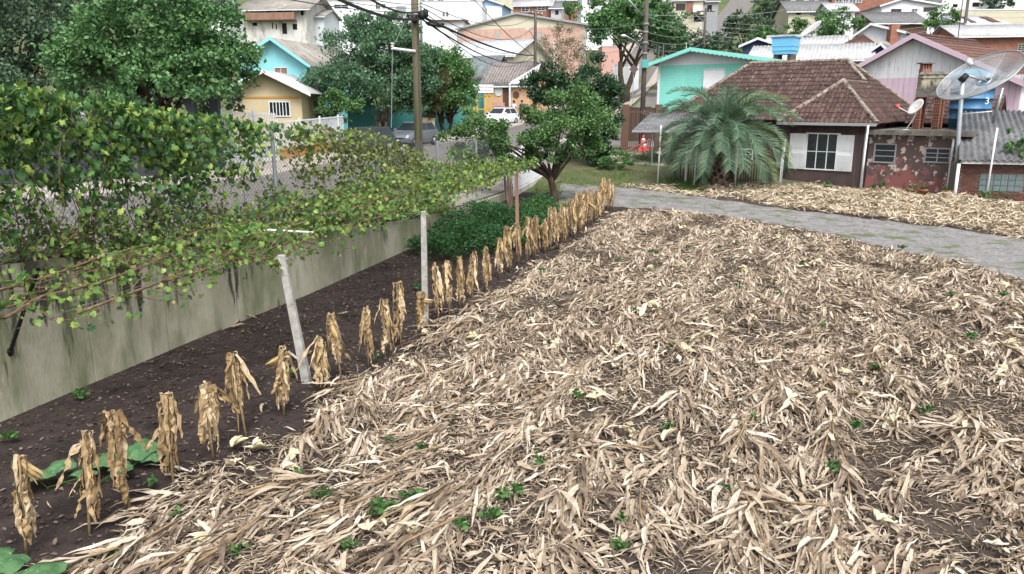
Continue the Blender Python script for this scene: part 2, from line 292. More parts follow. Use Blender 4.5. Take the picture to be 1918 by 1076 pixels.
def leaves(name, P, D, S, mat, parent=None, tpl=RHOMB, roll=None):
    T, F = tpl; D, U, W = frames(np.asarray(D, float), roll); n = len(P)
    V = P[:, None]+S[:, None, None]*(T[None, :, 0:1]*D[:, None]+T[None, :, 1:2]*U[:, None]+T[None, :, 2:3]*W[:, None])
    FF = (F[None]+(np.arange(n)*len(T))[:, None, None]).reshape(-1, F.shape[1])
    o = link(name, mesh_np(name, V, FF), mat, parent); o['kind'] = 'stuff'; return o
def unit(n):
    v = rng.normal(size=(n, 3)); return v/np.linalg.norm(v, axis=1, keepdims=True)
# ================================================================ ground, street, track
OS = np.unique(np.r_[np.arange(-300, -60, 12), np.arange(-60, -24, 4), np.arange(-24, -.5, .8), [-.4, -.15, 0, .03, .1, .17, .3, .6], np.arange(1, 17, 1), np.arange(17, 40, 3), np.arange(40, 300, 12)])
YS = np.unique(np.r_[np.arange(-14, 60, .8), np.arange(60, 130, 2.5), np.arange(130, 470, 10)])
gy, go = np.meshgrid(YS, OS, indexing='ij'); gx = xw(gy)-go
gV = np.stack([gx, gy, gz(gx, gy)+.012*np.sin(gx*3.1+1)*np.sin(gy*2.7)*(np.abs(go+8) < 7.5)], -1).reshape(-1, 3)
nO = len(OS); gi = np.arange(len(YS)-1)[:, None]*nO+np.arange(nO-1)[None]; gF = np.stack([gi+1, gi, gi+nO, gi+nO+1], -1).reshape(-1, 4)
gme = mesh_np('ground', gV, gF, True); gme.materials.append(mt['soil']); gme.materials.append(mt['hill']); gme.materials.append(mt['grass_soil']); gme.materials.append(mt['soil_field'])
cY = gV[gF].mean(1)[:, 1]; cO = go.ravel()[gF].mean(1)
gme.polygons.foreach_set('material_index', np.where((cY > 52) | (cO > 15), 1, np.where(cY > 35.5, 2, np.where((gV[gF].mean(1)[:, 0]-(-5.08+.387*(cY-7.17))) > 1.0, 3, 0))).astype(np.int32))
ground = link('ground', gme); ground['kind'] = 'structure'
def oline(o, ys): return [(float(xw(y))-(o(y) if callable(o) else o), y) for y in ys]
ys = list(np.arange(-10, 60, 2.))+list(np.arange(60, 150, 5.))+list(np.arange(150, 300, 12.))
le = lambda y: float(np.interp(y, [40, 58], [11.2, 8.4]))
sheet('street', oline(le, ys), oline(1.7, ys), 'asphalt', .012, 160, 8)
def walk(name, a, b):          # raised pavement with a kerb face
    sheet(name, oline(b, ys), oline(a, ys), 'walk', .12, 160, 2)
walk('pavement_near', .22, 1.55); walk('pavement_far', lambda y: le(y)+.15, lambda y: le(y)+3)
def kerb(name, o):
    mb = MB()
    for i in range(len(ys)-1):
        q = []
        for y, dz in ((ys[i], 0), (ys[i+1], 0)):
            for oo in (-.075, .075):
                X = float(xw(y))-(o(y) if callable(o) else o)-oo; q.append((X, y, G(X, y)))
        a = [q[0], q[1], q[3], q[2]]; mb.hexa([(p[0], p[1], p[2]-.1) for p in a], [(p[0], p[1], p[2]+.125) for p in a])
    k = mb.build(name, 'kerb'); k['kind'] = 'structure'
kerb('kerb_near', 1.62); kerb('kerb_far', lambda y: le(y)+.075)
# painted centre dashes where the street comes out of the dip
for y0 in np.arange(64, 118, 6.):
    sheet('lane_marking', oline(lambda y: 4.95, [y0, y0+2.6]), oline(lambda y: 4.8, [y0, y0+2.6]), 'offwhite', .02, 4, 1)
px2 = lambda L: [tuple(onfield(*p)[:2]) for p in L]
track_near = px2([(2300, 640), (1918, 524), (1760, 487), (1600, 452), (1480, 426), (1340, 404), (1200, 391), (1100, 385), (1040, 384)])
track_far = px2([(2300, 520), (1918, 450), (1790, 430), (1640, 412), (1480, 394), (1340, 374), (1225, 358), (1140, 349), (1050, 346)])
sheet('gravel_track', track_near, track_far, 'gravel', .016, 90, 8, .28)
sheet('lawn', px2([(1000, 385), (1040, 346), (1120, 334), (1240, 332)]), px2([(1010, 350), (1040, 334), (1120, 322), (1240, 318)]), 'grass_soil', .008, 20, 6)
yard = sheet('yard_paving', [(5.4, 44), (5.6, 52), (6.6, 58)], [(8.6, 43), (9.6, 52), (11, 58)], 'walk', .02, 20, 6)
sheet('side_street', oline(lambda y: -.2, [49, 60, 75, 98]), oline(lambda y: float(np.interp(y, [49, 60, 98], [-4.5, -6, -8])), [49, 60, 75, 98]), 'asphalt', .03, 40, 5)
# upper street climbing the hill
sheet('hill_street', [tuple(atY(1296, 60, 150)[:2]), tuple(atY(1335, 30, 185)[:2]), tuple(atY(1375, 5, 230)[:2]), tuple(atY(1420, -30, 300)[:2])],
      [tuple(atY(1350, 60, 150)[:2]), tuple(atY(1385, 30, 185)[:2]), tuple(atY(1425, 5, 230)[:2]), tuple(atY(1460, -30, 300)[:2])], 'asphalt', .15, 60, 6)

# ================================================================ retaining wall and fence
wall = thing('retaining_wall', 'stained grey concrete retaining wall with streaks of dark moss', 'wall', (-6.2, 14, .2))
def under(o, root):
    if isinstance(root, bpy.types.Object): o.parent = root; o.matrix_parent_inverse = root.matrix_world.inverted() if False else __import__('mathutils').Matrix.Translation(-Vector(root.location))
    return o
joints = [-4, -.5, 2.6, 5.4, 7.9, 10.3, 12.05, 13.6, 15.4, 17.8, 20.2, 22.6, 25.1, 27.8, 30.6, 33.6]
for a, b in zip(joints[:-1], joints[1:]):
    mb = MB(); n = 3; off = random.uniform(-.012, .012)
    for k in range(n):
        y0 = a+.012+(b-a-.024)*k/n; y1 = a+.012+(b-a-.024)*(k+1)/n
        f = lambda y, o, z: (float(xw(y))-o, y, z)
        zt = lambda y: float(np.interp(y, ZY, ZS))+.10+off
        mb.hexa([f(y0, -.02+off, -.4), f(y1, -.02+off, -.4), f(y1, .2, -.4), f(y0, .2, -.4)], [f(y0, -.02+off, zt(y0)), f(y1, -.02+off, zt(y1)), f(y1, .2, zt(y1)), f(y0, .2, zt(y0))])
    under(mb.build('panel', 'concrete'), wall)
strut = thing('drain_pipe', 'thin dark metal pipe slanting down against the mossy concrete wall', 'pipe', (0, 0, 0))
p0 = Vector((-7.3, 10.75, 1.0)); r0 = ray(15, 660); t0 = 10.75/r0[1]; p0 = Vector((r0[0]*t0+.03, 10.75, CAMH+r0[2]*t0)); r1 = ray(72, 500); t1 = 10.2/r1[1]; p1 = Vector((r1[0]*t1, 10.2, CAMH+r1[2]*t1))
MB().tube([p0, p0.lerp(p1, .5), p1], .028, 8).build('pipe', 'black', strut); MB().tube([p0-(p1-p0).normalized()*.05, p0+(p1-p0).normalized()*.05], .045, 8).build('collar', 'black', strut)

def chain_bays(root, pts, h0, h1, sp=.075, r=.0022, mat='wire'):
    """diagonal wires between fence posts; h0(x,y), h1(x,y) bottom and top heights"""
    for (a, b) in zip(pts[:-1], pts[1:]):
        a = Vector(a); b = Vector(b); Lb = (b-a).length; H = max(h1(a)-h0(a), h1(b)-h0(b)); V = []; F = []
        P = lambda u, w: (a.x+(b.x-a.x)*u/Lb, a.y+(b.y-a.y)*u/Lb, h0(a.lerp(b, u/Lb))+(h1(a.lerp(b, u/Lb))-h0(a.lerp(b, u/Lb)))*w/H)
        nrm = Vector((-(b.y-a.y), b.x-a.x)).normalized()
        for s in (1, -1):
            u = -H if s > 0 else 0
            while u < (Lb if s > 0 else Lb+H):
                # line: u + s*w
                if s > 0: w0 = max(0, -u); w1 = min(H, Lb-u)
                else: w0 = max(0, u-Lb); w1 = min(H, u)
                if w1-w0 > .02:
                    q0 = P(u+s*w0, w0); q1 = P(u+s*w1, w1); n = len(V); d = (Vector(q1)-Vector(q0)).normalized(); c = d.cross(Vector((nrm.x, nrm.y, 0)))
                    for q in (q0, q1):
                        q = Vector(q); V += [q+c*r, q-c*r+Vector((nrm.x, nrm.y, 0))*r*s, q-c*r-Vector((nrm.x, nrm.y, 0))*r*s]
                    F += [(n, n+1, n+4, n+3), (n+1, n+2, n+5, n+4), (n+2, n, n+3, n+5)]
                u += sp*1.414
        o = link('wire_mesh', mesh_np('wire_mesh', np.array([tuple(v) for v in V]), np.array(F)), mat, root); o['kind'] = 'stuff'
fence = thing('chain_link_fence', 'rusty grey chain link fence on top of the concrete retaining wall', 'fence')
fys = [5, 8.6, 12.7, 16.95, 21.3, 25.6, 29.6, 33.4]; fp = [(float(xw(y))-.1, y, 0) for y in fys]
ftop = lambda v: float(np.interp(v.y, ZY, ZS))+2.42; fbot = lambda v: float(np.interp(v.y, ZY, ZS))+.14
for i, p in enumerate(fp):
    v = Vector(p); b = Vector((p[0], p[1], fbot(v)-.1)); t = Vector((p[0]-(.12 if i == 2 else .02), p[1], ftop(v)+.04))
    MB().tube([b, b.lerp(t, .5), t], .045 if i != 2 else .035, 8).build('post', 'steel' if i != 2 else 'whitepaint', fence)
chain_bays(fence, fp, fbot, ftop, .075, .003)
for k in (0, .5, 1):
    MB().tube([(p[0], p[1], fbot(Vector(p))+(ftop(Vector(p))-fbot(Vector(p)))*k) for p in fp], .004, 4).build('tension_wire', 'wire', fence)

# ================================================================ corn stover on the field
ROW0 = np.array([-5.08, 7.17]); RD = np.array([3.81+5.08, 30.16-7.17]); RD /= np.linalg.norm(RD); RN = np.array([RD[1], -RD[0]])
def rowco(X, Y): d = np.stack([X-ROW0[0], Y-ROW0[1]], -1); return d@RN, d@RD
def trackY(X, pl): P = np.array(sorted(pl)); return np.interp(X, P[:, 0], P[:, 1])
def bump2(x, y): return (np.sin(x*1.7+np.sin(y*.9+1)*1.3)+np.sin(y*1.3+np.sin(x*1.1)*1.7+2)+np.sin((x+y)*2.3+.7)*.6+np.sin((x-y)*3.1)*.5)/3.1
def strips(P, azm, L, W, zst, zend, bend, S=5, fold=.25, crk=.02, droop=1.5, roll=1.0):
    """curled dry leaves lying on what is below: n strips of S segments, three vertices across"""
    n = len(P); t = np.linspace(0, 1, S+1)[None]; A = azm[:, None]+bend[:, None]*t
    st = L[:, None]/S; dx = np.sin(A)*st; dy = np.cos(A)*st
    X = P[:, 0:1]+np.cumsum(dx, 1)-dx[:, :1]; Y = P[:, 1:2]+np.cumsum(dy, 1)-dy[:, :1]
    arch = np.sin(np.pi*t)*rng.uniform(0, .10, (n, 1))*L[:, None]
    Zr = zst[:, None]*(1-t)**droop+zend[:, None]*t+arch+rng.normal(0, crk, (n, S+1)); Z = gz(X, Y)+np.maximum(Zr, .012)
    wid = W[:, None]*np.clip(np.sin(np.pi*(.12+.86*t)), .06, 1)*.5
    rl = rng.normal(0, .45*roll, (n, 1))+rng.normal(0, .9*roll, (n, 1))*(t-.4)+rng.normal(0, .3, (n, S+1)); wid = wid*rng.uniform(.7, 1.15, (n, S+1))
    sx, sy, sz = np.cos(A)*np.cos(rl), -np.sin(A)*np.cos(rl), np.sin(rl)
    C = np.stack([X, Y, Z], -1); Sd = np.stack([sx, sy, sz], -1)*wid[..., None]
    up = np.zeros_like(C); up[..., 2] = wid*np.where(rng.random((n, 1)) < .55, rng.uniform(.3, 1.1, (n, 1)), rng.uniform(-fold, fold*1.5, (n, 1)))*rng.uniform(.5, 1.3, (n, S+1))
    V = np.stack([C-Sd, C-up, C+Sd], 2)
    k = (np.arange(n)*(S+1)*3)[:, None, None]+(np.arange(S)*3)[None, :, None]+np.array([0, 1])[None, None]
    F = np.stack([k, k+1, k+4, k+3], -1).reshape(-1, 4)
    uv = np.stack(np.broadcast_arrays((t*L[:, None])[:, :, None]*1.5+np.arange(n)[:, None, None]*.37, np.array([0, .5, 1])[None, None]*np.clip(W/.05, .5, 1.5)[:, None, None]+np.arange(n)[:, None, None]*1.7), -1)
    return V.reshape(-1, 3), F, uv.reshape(-1, 2)
def merge(parts):
    V = []; F = []; U = []; n = 0
    for v, f, u in parts: V.append(v); F.append(f+n); U.append(u); n += len(v)
    return np.concatenate(V), np.concatenate(F), np.concatenate(U)
def vis(X, Y, m=160):
    f = Y*CP+CAMH*SP; x = 959+FPX*X/f; y = 538-FPX*(Y*SP-CAMH*CP)/f; return (x > -m) & (x < 1918+m) & (y < 1076+m*1.4) & (Y > 4.2)
def infield(X, Y):
    r, s = rowco(X, Y); edge = .55+.22*np.sin(s*2.1)+.15*np.sin(s*5.3+1)
    return vis(X, Y) & (r > edge) & (Y < trackY(X, track_near)-.25-.25*np.sin(X*3))
# clumps: each a felled plant whose leaves fan out from one node
cr, cs = np.meshgrid(np.arange(1.0, 24, .98), np.arange(-4, 32, .19)); cr = cr.ravel()+rng.normal(0, .13, cr.size); cs = cs.ravel()+rng.normal(0, .12, cs.size)
cX = ROW0[0]+RN[0]*cr+RD[0]*cs; cY2 = ROW0[1]+RN[1]*cr+RD[1]*cs
keep = infield(cX, cY2) & (bump2(cX*.9+3, cY2*.9) < .36+rng.normal(0, .12, cX.size)); cX, cY2 = cX[keep], cY2[keep]
nc = len(cX); caz = math.pi+math.atan2(RD[0], RD[1])+.75*bump2(cX*.6+9, cY2*.6+4)+rng.normal(0, .3, nc); flip = rng.random(nc) < .12; caz[flip] += rng.normal(0, 1.5, flip.sum()); ch = rng.uniform(.07, .30, nc)
per = np.where(cY2 < 13, 27, np.where(cY2 < 20, 22, 18)); idx = np.repeat(np.arange(nc), per); n = len(idx)
al = rng.random(n)*.8; la = rng.normal(0, .07, n)*(1+.6*al)
px_ = cX[idx]+np.sin(caz[idx])*al+np.cos(caz[idx])*la; py_ = cY2[idx]+np.cos(caz[idx])*al-np.sin(caz[idx])*la
stA = strips(np.c_[px_, py_], caz[idx]+rng.normal(0, .27, n), rng.gamma(5, .085, n).clip(.12, .8), rng.uniform(.012, .06, n)*np.where(rng.random(n) < .12, 1.5, 1), ch[idx]*(1-al*.8)*rng.uniform(.2, 1.0, n), rng.uniform(.01, .05, n), rng.normal(0, .5, n))
def scatter(n, fn, prob=None):
    X = rng.uniform(-9, 22, n); Y = rng.uniform(4.5, 34, n); k = fn(X, Y)
    if prob is not None: k &= rng.random(n) < prob(X, Y)
    return X[k], Y[k]
rowd = lambda X, Y: np.abs((rowco(X, Y)[0]-1.0+.49) % .98-.49)/.49
lX, lY = scatter(185000, infield, lambda X, Y: np.clip(.85-2.4*np.maximum(0, bump2(X*.9+3, Y*.9)-.08)-.5*rowd(X, Y)**2, .04, 1))
n = len(lX)
stB = strips(np.c_[lX, lY], rng.uniform(0, 6.28, n), rng.gamma(2.5, .08, n).clip(.05, .45), rng.uniform(.008, .05, n), rng.uniform(.01, .10, n), rng.uniform(.01, .06, n), rng.normal(0, .8, n), S=4)
# broad papery husk blades lying on top
lX, lY = scatter(9000, infield, lambda X, Y: np.clip(.8-2*np.maximum(0, bump2(X*.9+3, Y*.9)-.1), .02, 1)); n = len(lX)
stD = strips(np.c_[lX, lY], rng.uniform(0, 6.28, n), rng.uniform(.12, .28, n), rng.uniform(.05, .09, n), rng.uniform(.08, .2, n), rng.uniform(.04, .14, n), rng.normal(0, .5, n), S=5, crk=.012)
# far bank of stover between the track and the house
def bank(X, Y):
    fy = trackY(X, track_far); return (X > 5.6) & (X < 24) & (Y > fy+.2) & (Y < np.interp(X, [5.6, 10, 13.5, 16.9, 20.3, 24], [37.6, 37.0, 37.2, 36.2, 32.4, 30])) & (Y > 15)
bX = rng.uniform(5, 24, 34000); bY = rng.uniform(18, 38, 34000); k = bank(bX, bY) & (bump2(bX*.9, bY*.9+4) < np.interp(bX, [6, 12, 15], [.1, .3, 1.2])); bX, bY = bX[k], bY[k]; n = len(bX)
bh = (.10+.28*np.clip(bump2(bX*1.3+1, bY*1.3)+.4, 0, 1))*np.interp(bX, [5, 14], [.7, 1])
stC = strips(np.c_[bX, bY], rng.uniform(0, 6.28, n), rng.uniform(.2, .7, n), rng.uniform(.02, .07, n), rng.random(n)*bh, rng.random(n)*bh, rng.normal(0, .7, n), S=4, crk=.03)
V, F, U = merge([stA, stB, stD]); o = link('corn_stover', mesh_np('corn_stover', V, F, False, U), 'stover'); tag(o, 'thick layer of dry tan corn leaves and stalks covering the field', 'corn stover', kind='stuff')
o = link('corn_stover_bank', mesh_np('corn_stover_bank', stC[0], stC[1], False, stC[2]), 'stover_pale'); tag(o, 'strip of heaped pale corn stover between gravel track and brown house', 'corn stover', kind='stuff')
# fine chaff between the leaves
X, Y = scatter(230000, infield); n = len(X); X2, Y2 = scatter(2500, lambda X, Y: vis(X, Y) & (rowco(X, Y)[0] < .9) & (rowco(X, Y)[0] > -1.2)); X = np.r_[X, X2]; Y = np.r_[Y, Y2]; n = len(X)
o = leaves('chaff', np.c_[X, Y, gz(X, Y)+rng.uniform(.008, .05, n)], np.c_[rng.normal(size=(n, 2)), rng.normal(0, .2, n)], rng.uniform(.04, .24, n), 'chaff', None, (RHOMB[0]*[1, .11, 1], RHOMB[1]), np.tile([0., 0, 1], (n, 1))+rng.normal(0, .3, (n, 3)))
tag(o, 'fine broken chaff scattered on the dark soil of the field', 'chaff')

def stripuv(me, S, L):
    k = random.random()*40; uv = np.array([(i/S*L*1.5+k, j*.6+k) for i in range(S+1) for j in range(3)], np.float32); idx = np.empty(len(me.loops), np.int32); me.loops.foreach_get('vertex_index', idx); me.uv_layers.new(name='UVMap').data.foreach_set('uv', uv[idx].ravel())
# shared meshes for single felled stalks, leaves and husks
def lying_leaf(L, w, seed):
    r = random.Random(seed); S = 7; vs = []; a = r.uniform(-.5, .5); h = 0; x = y = 0
    for i in range(S+1):
        t = i/S; z = .05*math.sin(t*math.pi)+r.uniform(-.012, .014)+.012; ww = w*.5*max(.07, math.sin(math.pi*(.1+.87*t))); rl = r.uniform(-.5, .5)
        cx, cy = math.cos(h), math.sin(h)
        vs += [(x+cy*ww, y-cx*ww, z+ww*math.sin(rl)), (x, y, z-ww*.3), (x-cy*ww, y+cx*ww, z-ww*math.sin(rl)*.5+ww*.2)]
        x += cx*L/S; y += cy*L/S; h += a/S*2+r.uniform(-.1, .1)
    fs = [(3*i+j, 3*i+j+1, 3*i+j+4, 3*i+j+3) for i in range(S) for j in (0, 1)]
    me = bpy.data.meshes.new('leaf'); me.from_pydata(vs, [], fs); me.update(); stripuv(me, S, L); return me
LEAFM = [lying_leaf(random.uniform(.4, .8), random.uniform(.045, .085), i) for i in range(10)]
for m_ in LEAFM: m_.materials.append(mt['stover'])
STEMM = []
for i in range(6):
    L = random.uniform(.8, 1.5); b = random.uniform(-.12, .12); pts = [(L*t, b*math.sin(t*3), .03+.10*t*(1-t)+.02) for t in np.linspace(0, 1, 7)]
    me = MB().tube(pts, [.014, .015, .013, .013, .011, .009, .006], 6).mesh('stem', True); me.materials.append(mt['dry_stem']); STEMM.append(me)
def husk_mesh(seed, petals, spread, L):
    r = random.Random(seed); mb = MB()
    for p in range(petals):
        a = spread*(p/(petals-1)-.5)+r.uniform(-.15, .15); l = L*r.uniform(.7, 1.1); w = r.uniform(.03, .045); e = r.uniform(.05, .6); vs = []
        for i in range(5):
            t = i/4; ww = w*max(.1, math.sin(math.pi*(.12+.8*t))); d = l*t; z = .02+d*math.sin(e)*(1-.7*t)
            c, s = math.cos(a+.25*t*(p % 3-1)), math.sin(a+.25*t*(p % 3-1)); x, y = d*c*math.cos(e), d*s*math.cos(e)
            vs += [(x+s*ww, y-c*ww, z+ww*.5), (x, y, z-ww*.3), (x-s*ww, y+c*ww, z+ww*.5)]
        mb.add(vs, [(3*i+j, 3*i+j+1, 3*i+j+4, 3*i+j+3) for i in range(4) for j in (0, 1)])
    me = mb.mesh('husk', True); me.materials.append(mt['husk']); return me
HUSKM = [husk_mesh(i, random.randint(3, 6), random.uniform(.7, 2.4), random.uniform(.16, .27)) for i in range(10)]
k = np.where(cY2 < 17)[0]; rng.shuffle(k)
for i in k[:130]:
    x, y = cX[i], cY2[i]
    t = thing('fallen_corn_stalk', 'felled dry corn stalk lying in the stover with its withered leaves', 'corn stalk', (x, y, G(x, y)+ch[i]*.5+.05), math.pi/2-caz[i], 'felled corn stalks on the field')
    t.rotation_euler[1] = math.atan2(ch[i]*.5, 1.1)*.8
    link('stem', random.choice(STEMM), None, t)
    for q in range(random.randint(3, 5)):
        l = link('leaf', random.choice(LEAFM), None, t); u = random.uniform(.1, .8); l.location = (u, 0, .05+random.uniform(0, .03)); l.rotation_euler = (random.uniform(-.4, .4), random.uniform(-.05, .12), random.uniform(-.8, .8))
X, Y = scatter(900, lambda X, Y: infield(X, Y) & vis(X, Y, 0)); cl = rng.permutation(len(X))[:75]; hs_ = []
for i in cl:
    for q in range(random.choice([1, 1, 2, 3])): hs_.append((X[i]+random.gauss(0, .16), Y[i]+random.gauss(0, .16)))
for x, y in hs_:
    o = link('corn_husk', random.choice(HUSKM)); s = random.uniform(.65, 1.3); o.scale = (s, s*random.uniform(.6, 1), s); o.location = (x, y, G(x, y)+random.uniform(.05, .14)); o.rotation_euler = (random.uniform(-.6, .6), random.uniform(-.3, .4), random.uniform(0, 6.28))
    tag(o, 'bleached pale corn husk spread open on the brown stover', 'husk', 'pale husks on the field')

# ================================================================ standing row of bent dry corn
def hang_leaf(L, w, seed, out=.08):
    r = random.Random(seed); S = 12; vs = []; x = .006; z = 0; tw = r.uniform(-.6, .6); dr = r.uniform(.0, out); y = 0
    for i in range(S+1):
        t = i/S; ww = w*.5*max(.12, math.sin(math.pi*(.12+.8*t)))*(1-.45*r.random()); a = tw+r.uniform(-.7, .7)+2*t*tw; fo = r.uniform(.1, .7)
        vs += [(x+math.sin(a)*ww, y+math.cos(a)*ww, z), (x+fo*ww*math.cos(a), y-fo*ww*math.sin(a), z+.004), (x-math.sin(a)*ww, y-math.cos(a)*ww, z)]
        st = L/S
        if t < .1: x += st*.3; z += st*.1
        else: x += dr*st*1.5+r.uniform(-.012, .014); z -= st*.95; y += r.uniform(-.014, .014)
    fs = [(3*i+j, 3*i+j+1, 3*i+j+4, 3*i+j+3) for i in range(S) for j in (0, 1)]
    me = bpy.data.meshes.new('leaf'); me.from_pydata(vs, [], fs); me.update(); stripuv(me, S, L); me.materials.append(mt['dry_corn']); return me
HANG = [hang_leaf(random.uniform(.4, .95), random.choice([.03, .045, .06, .07, .085, .10]), 50+i, random.choice([.0, .01, .02, .04, .08])) for i in range(26)]
def ear_mesh(seed):
    r = random.Random(seed); mb = MB(); prof = [(.012, .0), (.026, -.04), (.034, -.10), (.03, -.17), (.018, -.22), (.006, -.26)]
    mb.lathe(prof[::-1], 7)
    for k in range(4):
        a = k*1.6+r.random(); vs = []
        for i in range(5):
            t = i/4; q = .036+.03*t*r.random(); z = -.26*t; ww = .02*math.sin(math.pi*(.15+.8*t))
            vs += [(math.cos(a)*q-math.sin(a)*ww, math.sin(a)*q+math.cos(a)*ww, z), (math.cos(a)*q+math.sin(a)*ww, math.sin(a)*q-math.cos(a)*ww, z)]
        mb.add(vs, [(2*i, 2*i+1, 2*i+3, 2*i+2) for i in range(4)])
    me = mb.mesh('ear', True); me.materials.append(mt['ear']); return me
EARM = [ear_mesh(i) for i in range(4)]
SST = []
for i in range(6):
    h = 1.12; fx = random.uniform(.05, .12); mb = MB(); pts = [(0, 0, -.05), (random.uniform(-.01, .01), 0, .4), (0, .01, .8), (.01, 0, h), (fx*.6, 0, h+.01), (fx, .01, h-.12), (fx+.02, 0, h-.4), (fx+.01, .02, h-.62)]
    me = mb.tube(pts, [.017, .016, .015, .014, .012, .011, .009, .005], 6).mesh('stem', True); me.materials.append(mt['dry_stem']); SST.append(me)
bases = [(50, 1042), (168, 1002), (245, 962), (325, 908), (400, 862), (462, 826), (532, 782), (604, 733), (640, 718), (690, 690), (722, 674), (752, 652), (790, 628), (822, 606), (842, 593), (862, 580), (884, 567), (910, 552), (936, 525), (956, 511), (972, 499), (988, 492), (1003, 486)]
wp = [onfield(*b) for b in bases]; d = 21.3
while d < 30.4:
    k = np.interp(d, [21, 30.3], [0, 1]); base = onfield(1003, 486).lerp(onfield(1146, 392), k); wp.append(Vector((base.x+random.gauss(0, .1), base.y, 0))); d += random.choice([.17, .22, .3, .36])
ordn = ['first', 'second', 'third', 'fourth', 'fifth', 'sixth', 'seventh', 'eighth', 'ninth', 'tenth', 'eleventh', 'twelfth', 'thirteenth']
tops = [855, 815, 770, 742, 716, 660, 650, 630, 588, 575, 562, 528, 545, 492, 488, 482, 470, 462, 447, 425, 415, 408, 405]
for i, p in enumerate(wp):
    zb = G(p.x, p.y)
    if i < len(tops): H = max(.8, min(1.45, zpx(tops[i], p.y)-zb))
    else: H = random.uniform(1.0, 1.35)
    if i < 7: lab = '%s bent dry corn plant from the broad squash leaves, short of the leaning post' % ordn[i]
    elif i < 13: lab = '%s bent dry corn plant past the leaning concrete post, before the upright one' % ordn[i-7]
    elif i < 21: lab = '%s bent dry corn plant past the upright concrete post, before the wooden post' % ordn[i-13]
    else: lab = 'bent dry corn plant in the crowded far end of the standing row'
    t = thing('dry_corn_plant', lab, 'corn plant', (p.x, p.y, zb), random.uniform(0, 6.28), 'bent corn plants standing in a row')
    t.rotation_euler[0] = random.gauss(0, .04); t.rotation_euler[1] = random.gauss(0, .03); s = H/1.13
    st = link('stem', random.choice(SST), None, t); st.scale = (1, 1, s)
    big = 1.2 if i < 20 else 1.05
    for q in range(random.randint(16, 27) if i < 22 else random.randint(14, 20)):
        l = link('leaf', random.choice(HANG), None, t); z = random.choice([H, H-.02, H-.05, H-.1, H-.16, H*.8, H*.65, H*.55, H*.4]); sc = random.uniform(.8, 1.1)*min(1., z/.9); l.location = (random.uniform(-.01, .06), random.uniform(-.02, .02), z); l.scale = (big, big, sc); l.rotation_euler = (random.gauss(0, .04), random.gauss(.035, .035) if random.random() > .1 else -random.uniform(.2, .6), random.uniform(0, 6.28))
    for q in range(random.choice([0, 1, 1, 2])):
        l = link('ear', random.choice(EARM), None, t); l.location = (random.uniform(.03, .07), 0, H*random.uniform(.65, .95)); l.rotation_euler = (random.gauss(0, .3), random.gauss(-.3, .4), random.uniform(0, 6.28)); l.scale = (1.15, 1.15, 1.15)
# leaf litter on the soil strip
def instrip(X, Y): r, s = rowco(X, Y); return (r < .5) & (X > xw(Y)+.1) & (Y < 27) & vis(X, Y)
X = rng.uniform(-9, 3, 26000); Y = rng.uniform(5, 27, 26000); k = instrip(X, Y) & (rng.random(26000) < .55+.45*np.clip((Y-7)/9, 0, 1)); X, Y = X[k], Y[k]; n = len(X)
o = leaves('leaf_litter', np.c_[X, Y, gz(X, Y)+rng.uniform(.01, .04, n)], np.c_[rng.normal(size=(n, 2)), rng.normal(0, .25, n)], rng.uniform(.03, .085, n), 'dead_leaf', None, OVAL, np.tile([0., 0, 1], (n, 1))+rng.normal(0, .35, (n, 3)))
tag(o, 'small dark dead leaves strewn over the soil below the vine', 'leaf litter')
for x, y in [(440, 610), (415, 622), (482, 600), (500, 760), (560, 680), (130, 860), (360, 890), (385, 925), (250, 850), (690, 590)]:
    p = onfield(x, y); o = link('fallen_corn_leaf', random.choice(LEAFM)); o.location = (p.x, p.y, p.z+.03); o.rotation_euler = (0, 0, random.uniform(0, 6)); tag(o, 'single dry corn leaf lying on the dark soil strip', 'corn leaf', 'dry leaves on the soil strip')
# weeds
def weed_mesh(seed, n, sp, sz):
    r = np.random.default_rng(seed); P = np.c_[r.normal(0, sp, (n, 2)), r.uniform(.02, .10, n)]; D = np.c_[r.normal(size=(n, 2)), r.uniform(.1, .9, n)]; D, U, W = frames(D); T, F = OVAL; S = r.uniform(.6, 1.3, n)*sz
    V = P[:, None]+S[:, None, None]*(T[None, :, 0:1]*D[:, None]+T[None, :, 1:2]*U[:, None]+T[None, :, 2:3]*W[:, None]); me = mesh_np('weed', V, (F[None]+(np.arange(n)*6)[:, None, None]).reshape(-1, 4)); me.materials.append(mt['weed']); return me
WEEDM = [weed_mesh(i, [20, 30, 50, 90][i % 4], [.018, .032, .05, .075][i % 4], [.06, .07, .07, .08][i % 4]) for i in range(8)]
wpx = [(775, 950, 3), (715, 965, 3), (605, 942, 2), (945, 945, 2), (1010, 878, 1), (970, 932, 1), (655, 1040, 1), (790, 850, 0), (730, 840, 0), (920, 980, 2), (1140, 300, 0), (1220, 480, 1), (1160, 495, 1), (1230, 480, 1), (1690, 470, 2), (1560, 890, 1), (1540, 620, 1), (1080, 750, 1), (1390, 820, 1), (1410, 795, 0), (1290, 470, 2), (1250, 815, 1), (865, 1000, 1), (1160, 1040, 1), (1165, 985, 0), (1730, 780, 1), (1600, 810, 1), (1365, 930, 0), (1500, 500, 1), (1780, 560, 1), (1820, 640, 2), (1460, 560, 1), (555, 610, 0), (150, 752, 2), (18, 832, 2), (285, 920, 1), (705, 682, 0), (550, 710, 1), (780, 545, 2), (1015, 515, 2), (1385, 545, 1), (445, 1050, 1), (210, 1055, 1), (1880, 560, 2), (1640, 700, 1), (1260, 660, 1), (1190, 590, 1), (1345, 470, 1), (330, 980, 0), (560, 900, 0)]
